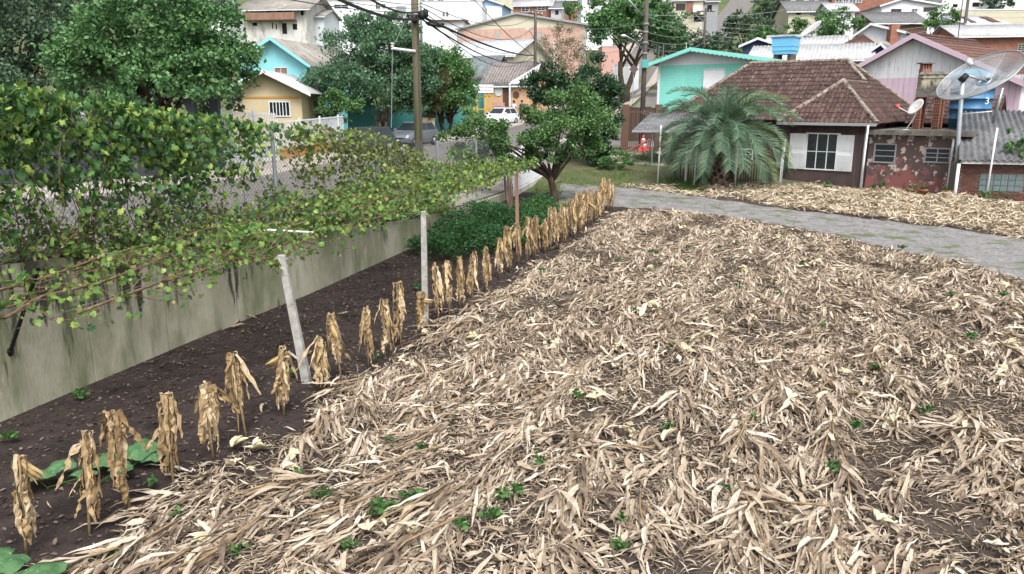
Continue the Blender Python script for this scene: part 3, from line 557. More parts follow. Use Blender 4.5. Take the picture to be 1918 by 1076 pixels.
for x, y, k in wpx:
    if y < 380: continue
    p = onfield(x, y); o = link('weed', WEEDM[k+random.choice([0, 4])]); o.location = (p.x, p.y, p.z+.05); o.rotation_euler = (0, 0, random.uniform(0, 6)); tag(o, 'small green weed clump sprouting through the dry stover' if rowco(p.x, p.y)[0] > .55 else 'small green weed growing on the bare dark soil', 'weed', 'weeds in the field')
# squash plants with broad leaves
def disc_leaf(R):
    mb = MB(); n = 18; vs = [(0, 0, .03)]
    for ring, f in ((.5, 1), (1, 1)):
        for k in range(n):
            a = 2*math.pi*k/n; rr = R*ring*(1+.10*math.cos(5*a)+(.05*random.uniform(-1, 1) if ring == 1 else 0))*(.75 if abs(a-math.pi) < .25 and ring == 1 else 1); vs.append((rr*math.cos(a), rr*math.sin(a), .05*ring-.10*ring*ring+.02*math.sin(5*a)*ring))
    fs = [(0, 1+k, 1+(k+1) % n) for k in range(n)]+[(1+k, 1+n+k, 1+n+(k+1) % n, 1+(k+1) % n) for k in range(n)]; mb.add(vs, fs); me = mb.mesh('leaf', True); me.materials.append(mt['squash']); return me
DISC = [disc_leaf(.2), disc_leaf(.24), disc_leaf(.17)]
for name, lab, L in (('squash_plant', 'squash plant with broad green leaves trailing behind the standing corn', [(120, 890, 1.0), (70, 905, 1.0), (160, 905, .8), (205, 875, 1), (265, 860, .9), (230, 890, .8), (285, 862, .8), (185, 870, .7)]), ('squash_plant', 'squash plant with one huge dull green leaf at the end of the corn row', [(10, 1082, 1.3), (-70, 1050, 1.2), (0, 1052, .8), (70, 1100, 1.1)])):
    c = onfield(L[0][0], L[0][1]+20); t = thing(name, lab, 'squash plant', (c.x, c.y, c.z)); pts = []
    for x, y, s in L:
        p = onfield(x, y+14)-c; o = link('leaf', random.choice(DISC), None, t); o.location = (p.x, p.y, .2+random.uniform(0, .1)); o.scale = (s, s, s); o.rotation_euler = (random.uniform(-.1, .35), random.uniform(-.3, .3), random.uniform(0, 6)); MB().tube([(p.x*.6, p.y*.6, 0), (p.x*.85, p.y*.9, .12), (p.x, p.y, .21)], .008, 5).build('leaf_stalk', 'weed', t)
        pts.append((p.x*.6, p.y*.6, .015))
    MB().tube(sorted(pts), .012, 5).build('stem', 'weed', t)

# ================================================================ vine trellis
def post(name, lab, cat, bpx, tpx, w, mat):
    b = onfield(*bpx); r = ray(*tpx); tt = b.y/r[1]; T = Vector((r[0]*tt, b.y, CAMH+r[2]*tt)); t = thing(name, lab, cat, tuple(b)); d = T-b; n = 6; mb = MB()
    for (z0, z1) in ((-.15, 1.0),):
        a = [(-w, -w), (w, -w), (w, w), (-w, w)]; mb.hexa([(x*1.1-d.x*.05, y*1.1, -.12) for x, y in a], [(d.x+x*.85, y*.85, d.z) for x, y in a])
    o = mb.build('shaft', mat, t); md = o.modifiers.new('bevel', 'BEVEL'); md.width = .012; md.segments = 2
    MB().tube([(d.x-w*1.5, 0, d.z-.06), (d.x+w*1.5, 0, d.z-.06)], .006, 5).build('wire_pin', 'steel', t)
    return T
tp = [post('concrete_post', 'leaning square concrete trellis post among the dry corn', 'post', (575, 716), (527, 478), .065, 'post_conc'), post('concrete_post', 'upright square concrete trellis post beside the dry corn', 'post', (797, 602), (793, 396), .062, 'post_conc'), post('wooden_post', 'reddish brown wooden trellis post near the vine trunk', 'post', (970, 474), (967, 318), .055, 'wood_post')]
PYs = [8.2, 12.1, 15.5, 22.5, 26.5]; PXs = [-5.1, -3.9, -1.85, .15, 1.4]; PZ = [2.2, 2.36, 2.56, 2.78, 2.85]
xp = lambda Y: np.interp(Y, PYs, PXs)
zc = lambda Y: np.interp(Y, PYs, PZ)
trel = thing('trellis_wires', 'slack wires of the vine trellis strung between posts and fence', 'wire trellis', (0, 0, 0))
for u in (0, .25, .5, .75, 1):
    MB().tube([(float(xp(y)+(xw(y)-xp(y))*u), y, float(zc(y))-.03) for y in np.arange(8.6, 26, 1.2)], .003, 4).build('wire', 'wire', trel)
for y in (12.13, 15.52, 22.54):
    MB().tube([(float(xp(y)), y, float(zc(y))-.01), (float(xw(y))-.1, y, float(zc(y))+.02)], .004, 4).build('cross_wire', 'wire', trel)
pl = atY(495, 431, 13.2); pr = atY(602, 437, 14.2); MB().tube([pl, pr], .022, 5).build('trellis_rail', 'weathered', trel)
vt = onfield(957, 432); vine = thing('grape_vine', 'yellowing grape vine spread over the wire trellis above the soil strip', 'vine', tuple(vt)); VO = Vector(vt)
mb = MB()
for k in range(3): mb.tube([Vector((.05*k, .04*k, -.05)), Vector((-.06+.05*k, .05, .5)), Vector((.03-.08*k, 0, 1.1)), Vector((-.1*k, .1, 1.8)), Vector((-.3*k, -.2*k, float(zc(vt.y))-vt.z))], [.06, .05, .05, .04, .025], 7)
mb.build('trunk', 'bark_pale', vine, True)
sm = MB(); LP = []
for i in range(170):
    y = random.uniform(8.8, 24.5) if i > 40 else random.uniform(8.8, 13.5); u = random.random()
    p = Vector((float(xp(y)+(xw(y)-xp(y))*u), y, float(zc(y))-.05)); a = random.choice([random.gauss(0, .4), random.gauss(3.14, .4), random.uniform(0, 6.28)]); pts = []
    for q in range(random.randint(5, 9)):
        pts.append(Vector(p)); a += random.gauss(0, .4); p = p+Vector((math.sin(a)*.2, math.cos(a)*.2, random.gauss(.015, .05)))
        p.x = max(float(xw(p.y))-.05, min(p.x, float(xp(p.y))+.15)); p.z = max(p.z, float(zc(p.y))-.25); LP.append(tuple(p))
    sm.tube([q-VO for q in pts], [.011-.0012*k for k in range(len(pts))], 5)
for u in (.2, .5, .85):
    sm.tube([Vector((float(xp(y)+(xw(y)-xp(y))*u)+random.gauss(0, .08), y, float(zc(y))-.04+random.gauss(0, .03)))-VO for y in np.arange(9.2, 22.4, .7)], .02, 6)
sm.build('stem', 'vine_stem', vine, True)
n = 10500; Y = rng.uniform(8.7, 25.5, n); u = rng.random(n); k = (rng.random(n) < np.interp(Y, [8.7, 10.5, 12, 14, 25.5], [.03, .09, .32, .9, 1])) & (bump2(Y*1.5, u*5) < .34+rng.normal(0, .22, n)); Y, u = Y[k], u[k]; n = len(Y)
hump = .5*np.clip(bump2(Y*1.1+2, u*4)+.3, 0, 1.2)*np.interp(Y, [9, 13], [.5, 1]); PP = np.c_[xp(Y)+(xw(Y)-xp(Y))*u+rng.normal(0, .05, n), Y, zc(Y)-.12+rng.random(n)*(hump+.14)]
Q = np.array(LP); q2 = Q[rng.integers(0, len(Q), 2400)]+rng.normal(0, .06, (2400, 3)); PP = np.vstack([PP, q2]); n = len(PP)
Dv = np.c_[rng.normal(size=(n, 2)), rng.normal(-.2, .5, n)]; up = np.c_[rng.normal(0, .6, (n, 2)), np.ones(n)]
h = rng.random(n) < .55
leaves('withered_foliage', PP[h]-np.array(VO), Dv[h], rng.uniform(.04, .1, h.sum()), 'vine_dull', vine, GRAPE, np.cross(Dv[h], up[h])); h = ~h; h2 = h & (rng.random(n) < .35); h = h & ~h2
leaves('dark_foliage', PP[h2]-np.array(VO), Dv[h2], rng.uniform(.06, .13, h2.sum()), 'vine_dark', vine, GRAPE, np.cross(Dv[h2], up[h2]))
leaves('foliage', PP[h]-np.array(VO), Dv[h], rng.uniform(.06, .13, h.sum()), 'vine', vine, GRAPE, np.cross(Dv[h], up[h]))
gl = []
for i in range(4):
    T, F = GRAPE; me = mesh_np('leaf', T*random.uniform(.085, .12)*np.array([1, random.uniform(.85, 1.1), random.uniform(.6, 1.8)]), F, True); me.materials.append(mt[['vine', 'vine', 'vine', 'vine_dull'][i]]); gl.append(me)
for i in range(210):
    q = Vector(LP[random.randrange(len(LP))]) if i < 130 else Vector((float(xp(y_ := random.uniform(9, 18)))-random.uniform(-.1, .5), y_, float(zc(y_))+random.uniform(-.2, .08)))
    o = link('leaf', gl[i % 4], None, vine); o.location = q-VO+Vector((random.gauss(0, .05), random.gauss(0, .05), random.uniform(0, .08))); o.rotation_euler = (random.gauss(.3, .5), random.gauss(0, .5), random.uniform(0, 6.28))
# vine climbing the chain link fence
v0 = Vector((float(xw(11.6))-.3, 11.6, G(float(xw(11.6))-.35, 11.6))); fv = thing('grape_vine', 'dense dark grape vine climbing over the chain link fence', 'vine', tuple(v0))
sm = MB()
for k in range(30):
    y = random.uniform(9, 16); p = Vector((float(xw(y))-.12+random.gauss(0, .1), y, float(np.interp(y, ZY, ZS))+.1)); pts = [p]
    for q in range(8): p = p+Vector((random.gauss(.02, .05), random.gauss(0, .2), random.uniform(.15, .4))); pts.append(p)
    sm.tube([q-v0 for q in pts], [.011-.001*i for i in range(9)], 5)
sm.build('stem', 'vine_stem', fv, True)
def fvine(n, y0, y1, ztop, zlow, off=.2):
    Y = rng.uniform(y0, y1, n); zt = np.interp(Y, *ztop); zl = np.interp(Y, *zlow)-.75*np.clip(bump2(Y*2.7+1, Y*.7), -.5, 1); f = rng.random(n)**.75; Z = zt-(zt-zl)*(1-f)*rng.random(n)**.3
    Z = zt-(zt-zl)*rng.beta(1.05, 1.7, n); k = bump2(Y*2.2, Z*2.4) < .55-.55*np.clip((zt-Z)/(zt-zl)-.35, 0, 1)+rng.normal(0, .2, n); Y, Z = Y[k], Z[k]
    return np.c_[xw(Y)-.1+rng.normal(.05, off, len(Y)), Y, Z]
PP = np.vstack([fvine(5200, 8.8, 14.4, ([8.8, 10.5, 11.5, 13, 14.4], [5.3, 5.15, 4.95, 4.8, 4.6]), ([8.8, 11, 14.4], [2.9, 3.0, 2.9])), fvine(1150, 14.0, 16.3, ([14, 15.7, 16.3], [4.6, 4.5, 4.3]), ([14, 16.3], [2.6, 3.2])), fvine(130, 16.2, 17.8, ([16.2, 17.8], [4.35, 4.3]), ([16, 18], [3.6, 3.6]))])
PD_ = fvine(2600, 17.5, 24.0, ([17.5, 18.2, 19, 20.5, 22, 24], [4.2, 4.3, 4.15, 4.1, 3.7, 3.2]), ([17.5, 24], [2.4, 1.8]), .18)
n = len(PP); Dv = np.c_[rng.normal(.4, .6, n), rng.normal(-.2, .6, n), rng.normal(-.7, .4, n)]; nr = np.c_[rng.normal(.8, .5, n), rng.normal(-.6, .5, n), rng.normal(.5, .4, n)]
leaves('foliage', PP-np.array(v0), Dv, rng.uniform(.08, .16, n), 'vine_dark', fv, GRAPE, np.cross(Dv, nr))
n = len(PD_); leaves('withered_foliage', PD_-np.array(v0), unit(n)+[.3, -.3, -.4], rng.uniform(.07, .14, n), 'vine_dull', fv, GRAPE)
gd = []
for i in range(4):
    T, F = GRAPE; me = mesh_np('leaf', T*.17*np.array([1, random.uniform(.85, 1.1), random.uniform(.6, 1.8)]), F, True); me.materials.append(mt[['vine_dark', 'vine_dark', 'vine', 'vine_dark'][i]]); gd.append(me)
qq = PP[(PP[:, 1] < 15)]
for i in range(230):
    q = qq[rng.integers(0, len(qq))]; o = link('leaf', gd[i % 4], None, fv); o.location = Vector(q)-v0+Vector((.12, -.08, 0)); o.rotation_euler = (random.gauss(.9, .35), random.gauss(.5, .4), random.uniform(0, 6.28))
# tangle of weeds and vine shoots along the top of the wall
tg = thing('weed_tangle', 'dull tangle of weeds and dry shoots along the top of the wall', 'weeds', (float(xw(13))-.3, 13, G(float(xw(13))-.35, 13))); T0 = np.array(tg.location)
n = 14000; Y = rng.uniform(8.5, 26, n); o_ = rng.normal(.25, .35, n); hz = np.interp(Y, [8.5, 12, 16, 26], [.95, 1.15, 1.0, .55])*np.clip(bump2(Y*1.9+5, o_*2)+.55, .12, 1.3); k = o_ > -.3; Y, o_, hz = Y[k], o_[k], hz[k]; n = len(Y)
P = np.c_[xw(Y)-o_, Y, np.interp(Y, ZY, ZS)+.1+hz*rng.random(n)**.8]-T0; D = unit(n)+[.2, -.2, .1]; k = rng.random(n) < .7
leaves('dull_foliage', P[k], D[k], rng.uniform(.05, .11, k.sum()), 'vine_dull', tg, OVAL); k = ~k; leaves('foliage', P[k], D[k], rng.uniform(.06, .13, k.sum()), 'vine', tg, GRAPE)
sm = MB()
for i in range(110):
    y = random.uniform(8.6, 20); p = Vector((float(xw(y))-random.uniform(-.05, .5), y, float(np.interp(y, ZY, ZS))+.1)); pts = []
    for q in range(5): pts.append(p-Vector(T0)); p = p+Vector((random.gauss(.05, .1), random.gauss(0, .15), random.uniform(.05, .25)))
    sm.tube(pts, [.008, .007, .006, .005, .003], 4)
sm.build('stem', 'vine_stem', tg)
# low green cover around the vine trunk
def cov(n):
    X = rng.uniform(-4, 3.5, n); Y = rng.uniform(20.5, 29.2, n); r, s = rowco(X, Y); e = np.interp(Y, [21, 23, 26, 28, 29.2], [-1.5, -.4, -.35, -.6, -1.6])
    k = (X > xw(Y)+.25) & (r < e) & (Y > 21.2+.9*np.sin(X*1.3)); return X[k], Y[k], r[k]
X, Y, r = cov(60000); n = len(X); hgt = (.42+.4*np.clip(bump2(X*1.5, Y*1.1)+.4, 0, 1))*np.clip((-r)*1.6, .25, 1); Z = gz(X, Y)+hgt*rng.random(n)**.45
o = leaves('ground_cover', np.c_[X, Y, Z], np.c_[rng.normal(size=(n, 2)), rng.normal(.2, .5, n)], rng.uniform(.05, .1, n), 'cover', None, RHOMB); tag(o, 'dense bright green ground cover around the foot of the vine', 'ground cover')
def tuft(name, lab, poly, n, h, mat='grass'):
    P = np.array(px2(poly)); x0, y0 = P.min(0); x1, y1 = P.max(0); X = rng.uniform(x0, x1, n*3); Y = rng.uniform(y0, y1, n*3); ins = np.zeros(len(X), bool); j = len(P)-1
    for i in range(len(P)):
        c = ((P[i, 1] > Y) != (P[j, 1] > Y)) & (X < (P[j, 0]-P[i, 0])*(Y-P[i, 1])/(P[j, 1]-P[i, 1]+1e-9)+P[i, 0]); ins ^= c; j = i
    k = ins & (bump2(X*1.4, Y*1.4) > -.25+rng.normal(0, .3, len(X))); X, Y = X[k][:n], Y[k][:n]; n = len(X)
    o = leaves(name, np.c_[X, Y, gz(X, Y)], np.c_[rng.normal(0, .5, (n, 2)), np.ones(n)], rng.uniform(.5, 1.2, n)*h, mat, None, (BLADE[0]*[1, 2.2, 1], BLADE[1])); tag(o, lab, 'grass')
tuft('grass', 'thin grass along the end of the white picket fence', [(985, 385), (1005, 345), (1035, 333), (1150, 330), (1235, 335), (1150, 350), (1060, 352), (1040, 380)], 9000, .10)
tuft('grass', 'thin grass patch around the foot of the citrus trunk', [(930, 430), (960, 395), (1000, 375), (1060, 372), (1080, 385), (1040, 400), (990, 425)], 7000, .12)
tuft('grass', 'green grass tufts in the middle of the gravel track', [(1150, 362), (1300, 374), (1420, 388), (1440, 398), (1300, 386), (1150, 368)], 5000, .05)
tuft('grass', 'strip of grass at the foot of the palm and brown house', [(1230, 338), (1230, 352), (1340, 366), (1500, 372), (1640, 366), (1620, 356), (1450, 350), (1340, 344)], 8000, .13)
tuft('grass', 'green lawn corner beside the leafy shrub and driveway', [(1150, 322), (1225, 330), (1240, 318), (1210, 305), (1150, 308)], 9000, .11)
# ================================================================ trees
def blob(px, py, Y, rx, ry, ky=1.0):
    c = atY(px, py, Y); return (c.x, c.y, c.z, rx*Y/FPX, (rx+ry)*.5*Y/FPX*ky, ry*Y/FPX)
def tree(name, lab, base, blobs, mat, size, dens, trunk, stems=1, bark='bark', group=None, cat='tree', limbs=10, clump=.2, holes=.0, tpl=RHOMB, droop=-.15, shell=2.6):
    bx_, by_ = base; bz_ = G(bx_, by_); t = thing(name, lab, cat, (bx_, by_, bz_), 0, group); B0 = np.array([bx_, by_, bz_]); PP = []; DD = []; CC = []
    for (cx, cy, cz, rx, ry, rz) in blobs:
        R = np.array([rx, ry, rz]); vol = (rx*ry+ry*rz+rx*rz)/3; nl = int(dens*vol/(size*size)*8.0); ncl = max(10, int(14*vol**.5*(1+vol*.02))); u = unit(ncl); rr = rng.random(ncl)**(1/shell)
        cc = u*rr[:, None]*R*.93; cc += rng.normal(0, .06, cc.shape)*R; k = rng.integers(0, ncl, nl); sg = clump*np.array([1, 1, .7])*min(rx, rz, 2.4)*rng.uniform(.6, 1.2, ncl)[k][:, None]
        p = cc[k]+rng.normal(size=(nl, 3))*sg*.8; q = np.linalg.norm(p/R, axis=1); ok = q < 1.16; p = p[ok]; o_ = p/R/R; o_ /= np.linalg.norm(o_, axis=1, keepdims=True)+1e-9
        PP.append(p+np.array([cx, cy, cz])-B0); DD.append(o_*.7+unit(len(p))*.9+np.array([0, 0, droop])); CC += [tuple(c+np.array([cx, cy, cz])-B0) for c in cc[:limbs]]
    P = np.concatenate(PP); D = np.concatenate(DD); ok = P[:, 2] > .12; P, D = P[ok], D[ok]; leaves('crown', P, D, rng.uniform(.55, 1.45, len(P))*size, mat, t, tpl)
    mb = MB(); zmin = min(b[2]-b[5] for b in blobs)-bz_; forkz = max(.35, zmin*.75+.1)
    c0 = np.mean([[b[0], b[1], b[2]] for b in blobs], axis=0)-B0; tops = []
    for s in range(stems):
        a = 2*math.pi*s/stems+.5; sp = 0 if stems == 1 else trunk*1.6; p0 = Vector((math.cos(a)*sp*.5, math.sin(a)*sp*.5, -.15)); f = Vector((c0[0]*.3+math.cos(a)*sp*2.2, c0[1]*.3+math.sin(a)*sp*2, forkz)); tops.append(f)
        mb.tube([p0, p0.lerp(f, .35)+Vector((random.gauss(0, trunk*.5), random.gauss(0, trunk*.5), 0)), p0.lerp(f, .7)+Vector((random.gauss(0, trunk*.5), 0, 0)), f], [trunk*1.35, trunk*1.05, trunk*.95, trunk*.85], 9)
    tk = mb.build('trunk', bark, t, True); lm = MB()
    random.shuffle(CC)
    for i, c in enumerate(CC[:max(9, int(limbs*1.8))]):
        f = tops[i % len(tops)].lerp(Vector((0, 0, forkz*.6)), random.uniform(0, .55)); c = Vector(c); m = f.lerp(c, .5)+Vector((random.gauss(0, .06), random.gauss(0, .06), random.uniform(-.05, .22)))*(c-f).length; lm.tube([f-Vector((0, 0, .05)), f.lerp(m, .55), m, c], [trunk*.62, trunk*.45, trunk*.28, trunk*.08], 6)
    lm.build('limb', bark, t, True); return t
def gp(px, py, Y): p = atY(px, py, Y); return (p.x, p.y)
tree('evergreen_tree', 'large rounded evergreen tree with glossy dark green leaves across the street', gp(290, 230, 37), [blob(285, 70, 37, 175, 120), blob(190, 110, 36, 95, 75), blob(400, 100, 36.5, 78, 92), blob(300, 150, 35, 150, 50)], 'leaf_ever', .2, 5.2, .22, 3, limbs=9)
tree('dark_tree', 'gloomy dark tree with bare grey twigs behind the climbing vine', gp(10, 200, 44), [blob(10, 40, 44, 110, 110), blob(60, 110, 43, 60, 60)], 'leaf_dark', .2, 4.2, .2, 1)
tree('dark_tree', 'tall dark tree rising behind the rounded evergreen', gp(150, 150, 58), [blob(130, 10, 58, 120, 90), blob(330, 5, 60, 110, 60)], 'leaf_dark', .24, 4.0, .25, 2)
tree('bushy_tree', 'grey green bushy tree with several slim trunks behind the utility pole', gp(718, 246, 53), [blob(690, 100, 54, 95, 72), blob(640, 165, 53, 55, 45), blob(735, 130, 53, 62, 75), blob(690, 60, 54, 60, 42), blob(720, 175, 52.5, 60, 30), blob(765, 120, 53, 36, 72), blob(600, 170, 53, 42, 36), blob(775, 180, 53, 40, 38), blob(790, 130, 53.5, 40, 60)], 'leaf_grey', .16, 5, .11, 5, 'bark_pale', limbs=6, droop=.35)
tree('shrub', 'bright leafy shrub below the turquoise house', gp(608, 240, 51), [blob(608, 192, 51, 42, 30), blob(650, 205, 51, 40, 26)], 'leaf_mid', .13, 4.5, .05, 3, cat='shrub', limbs=5)
tree('leafy_tree', 'mid green leafy tree between the utility pole and the sign', gp(835, 235, 58), [blob(840, 150, 58, 48, 62), blob(868, 165, 57, 30, 45), blob(820, 120, 59, 42, 38), blob(800, 140, 58, 30, 50)], 'leaf_mid', .16, 5, .14, 2)
tree('rusty_tree', 'tree with rust tinged leaves close behind the utility pole', gp(806, 240, 55), [blob(806, 160, 55, 38, 50), blob(800, 195, 54.5, 34, 26)], 'leaf_rust', .14, 5, .1, 2)
tree('bare_shrub', 'sparse twiggy shrub with brownish leaves in front of the brick warehouse', gp(1050, 150, 62), [blob(1050, 80, 62, 62, 34), blob(1075, 110, 61, 70, 40)], 'leaf_bare', .10, .7, .07, 4, 'bark_pale', cat='shrub', limbs=16)
tree('hedge_tree', 'tall dense dark bush growing behind the citrus tree', gp(1120, 330, 43.5), [blob(1065, 160, 44, 84, 46), blob(1122, 200, 43.5, 46, 86), blob(1128, 280, 43.5, 30, 48), blob(1020, 172, 44, 42, 38)], 'leaf_hedge', .14, 5.6, .1, 3, cat='bush')
tree('citrus_tree', 'citrus tree with dark forked trunk beside the end of the corn row', tuple(onfield(1040, 381)[:2]), [blob(1045, 226, 32.3, 92, 48), blob(1105, 230, 32.3, 50, 48), blob(1020, 278, 32, 50, 28), blob(1060, 195, 32.3, 60, 40), blob(1000, 265, 32, 62, 34), blob(900, 252, 32, 64, 50), blob(866, 275, 31.6, 48, 32), blob(935, 268, 31.8, 42, 36), blob(1090, 272, 32, 50, 28), blob(960, 292, 31.8, 40, 22)], 'leaf_citrus', .105, 4.2, .15, 1, limbs=7, clump=.24)
tree('shrub', 'light green garden shrub beside the driveway lawn', tuple(atY(1150, 320, 42)[:2]), [blob(1150, 298, 42, 34, 22), blob(1140, 306, 42, 26, 18)], 'leaf_mid', .1, 3.5, .03, 4, cat='shrub', limbs=6)
tree('umbrella_tree', 'spreading dark green street tree on the rising street', gp(1172, 150, 88), [blob(1185, 40, 88, 84, 38), blob(1140, 55, 87, 45, 24), blob(1240, 45, 88, 48, 36), blob(1180, 12, 89, 70, 26), blob(1130, 30, 88, 36, 30), blob(1255, 70, 88, 40, 20)], 'leaf_ever', .3, 5, .3, 2, limbs=5)
for lab, b, bl, mt_, sz in [
  ('dark tree row behind the mint green house', (1250, 120, 98), [(1250, 82, 98, 66, 28), (1315, 85, 98, 50, 24), (1370, 92, 96, 34, 16)], 'leaf_dark', .3),
  ('dense round dark tree beside the hill road', (1398, 110, 112), [(1398, 48, 112, 44, 28)], 'leaf_dark', .34),
  ('dark spreading tree above the hill road bend', (1450, 70, 122), [(1448, 18, 122, 46, 30)], 'leaf_dark', .36),
  ('low pale green trees behind the second dish', (1430, 100, 94), [(1435, 68, 94, 55, 13), (1500, 55, 92, 30, 18)], 'leaf_mid', .26),
  ('feathery green tree beside the orange brick building', (1560, 80, 88), [(1560, 42, 88, 34, 26), (1540, 55, 87, 30, 16)], 'leaf_mid', .24),
  ('small round green tree in front of the orange brick wall', (1606, 75, 82), [(1607, 48, 82, 19, 15)], 'leaf_mid', .22),
  ('bushy green tree behind the pink house ridge', (1762, 75, 78), [(1762, 36, 78, 34, 26)], 'leaf_mid', .22),
  ('dark tree at the top of the hill by white houses', (1868, 40, 126), [(1868, 6, 126, 28, 17)], 'leaf_dark', .34),
  ('round yellow green tree beside the red brick house', (1073, 45, 122), [(1073, 15, 122, 18, 17)], 'leaf_mid', .3),
  ('dark tree beside the large white buildings', (652, 30, 150), [(650, 2, 150, 20, 14)], 'leaf_dark', .36),
  ('dark tree filling the gap below the hill road', (1340, 95, 104), [(1345, 78, 104, 30, 12)], 'leaf_dark', .3),
  ('dark shrubs between the white building and the utility pole', (760, 70, 100), [(762, 46, 100, 26, 18)], 'leaf_dark', .26)]:
    tree('hillside_tree', lab, gp(*b), [blob(x, y, Y, rx, ry) for x, y, Y, rx, ry in bl], mt_, sz, 4.2, .2, 1, group='trees on the hillside', limbs=5)
tree('hedge', 'dark green hedge filling the gap below the evergreen tree', gp(100, 220, 41), [blob(60, 175, 41, 130, 45), blob(250, 180, 42, 130, 40), blob(400, 190, 42, 60, 30)], 'leaf_dark', .18, 3.2, .08, 4, cat='hedge', limbs=5)
# banana plant
bp_ = atY(815, 150, 63); bn = thing('banana_plant', 'banana plant with broad torn leaves above the leafy tree', 'banana plant', (bp_.x, bp_.y, G(bp_.x, bp_.y)))
zt = zpx(118, 63)-G(bp_.x, bp_.y)
MB().tube([(0, 0, -.1), (.1, 0, zt*.5), (0, 0, zt)], [.2, .17, .1], 8).build('trunk', 'leaf_banana', bn, True)
for i in range(11):
    a = i*2.4; mb = MB(); vs = []; L = random.uniform(1.7, 2.6); e = random.uniform(.5, 1.3)
    for k in range(9):
        t = k/8; w = .3*math.sin(math.pi*(.08+.86*t))+.02; x = L*t*math.cos(e); z = L*t*math.sin(e)-1.0*t*t; vs += [(x*math.cos(a)+w*math.sin(a), x*math.sin(a)-w*math.cos(a), zt+z-.08), (x*math.cos(a), x*math.sin(a), zt+z), (x*math.cos(a)-w*math.sin(a), x*math.sin(a)+w*math.cos(a), zt+z-.08)]
    mb.add(vs, [(3*k+j, 3*k+j+1, 3*k+j+4, 3*k+j+3) for k in range(8) for j in (0, 1)]).build('leaf', 'leaf_banana', bn, True)
# palm in front of the brown house
pb = atY(1347, 350, 37.6); pb.z = G(pb.x, pb.y); palm = thing('butia_palm', 'squat grey green feather palm in front of the brown house', 'palm', tuple(pb)); th = 2.6
mb = MB(); mb.lathe([(.5, -.1), (.52, .3), (.44, .8), (.36, 1.4), (.3, th), (.12, th+.2)], 12); mb.build('trunk', 'bark_pale', palm, True)
P = []; D = []
for i in range(110): a = i*2.4; z = .05+i/110*th; P.append((.42*math.cos(a)*(1.1-.35*z/th), .42*math.sin(a)*(1.1-.35*z/th), z)); D.append((math.cos(a)*.7, math.sin(a)*.7, .75))
leaves('leaf_base', np.array(P), np.array(D), np.full(110, .38), 'bark', palm, OVAL)
def frond(a, e, L, curl, mat, seed):
    r = random.Random(seed); p = Vector((math.cos(a)*.15, math.sin(a)*.15, th)); pts = []; dirs = []; n = 16
    for i in range(n+1):
        pts.append(p.copy()); d = Vector((math.cos(a)*math.cos(e), math.sin(a)*math.cos(e), math.sin(e))); dirs.append(d); p = p+d*(L/n); e -= curl*(.5+i/n)/n; 
        if p.z < -.2: e = max(e, -.2)
    mb = MB().tube(pts, [.03*(1-.8*i/n)+.004 for i in range(n+1)], 5); q = 54
    for s in (1, -1):
        for i in range(q):
            t = .2+.8*i/(q-1); k = min(n-1, int(t*n)); c = pts[k].lerp(pts[k+1], t*n-k); d = dirs[k]; sd = d.cross(Vector((0, 0, 1))); sd = sd.normalized() if sd.length > .05 else Vector((math.sin(a), -math.cos(a), 0)); up = sd.cross(d)
            l = .86*(.45+.55*math.sin(math.pi*min(1, .15+.8*t)))*r.uniform(.85, 1.1); v = (d*.72+sd*s*.62+up*r.uniform(.15, .5)).normalized(); w = d*.013
            m = c+v*l*.55; tip = c+v*l+Vector((0, 0, -.16*l-r.uniform(0, .1)*l)); mb.add([c-w, c+w, m+w*1.2, m-w*1.2, tip], [(0, 1, 2, 3), (3, 2, 4)])
    mb.build('frond', mat, palm)
for i in range(70):
    k = i/70; frond(i*2.39996+.3, 1.35-1.75*k+random.gauss(0, .08), random.uniform(3.0, 3.8), 1.35+.9*(1-k)*.6+random.uniform(-.2, .3), 'palm' if i % 13 else 'palm_yel', i)

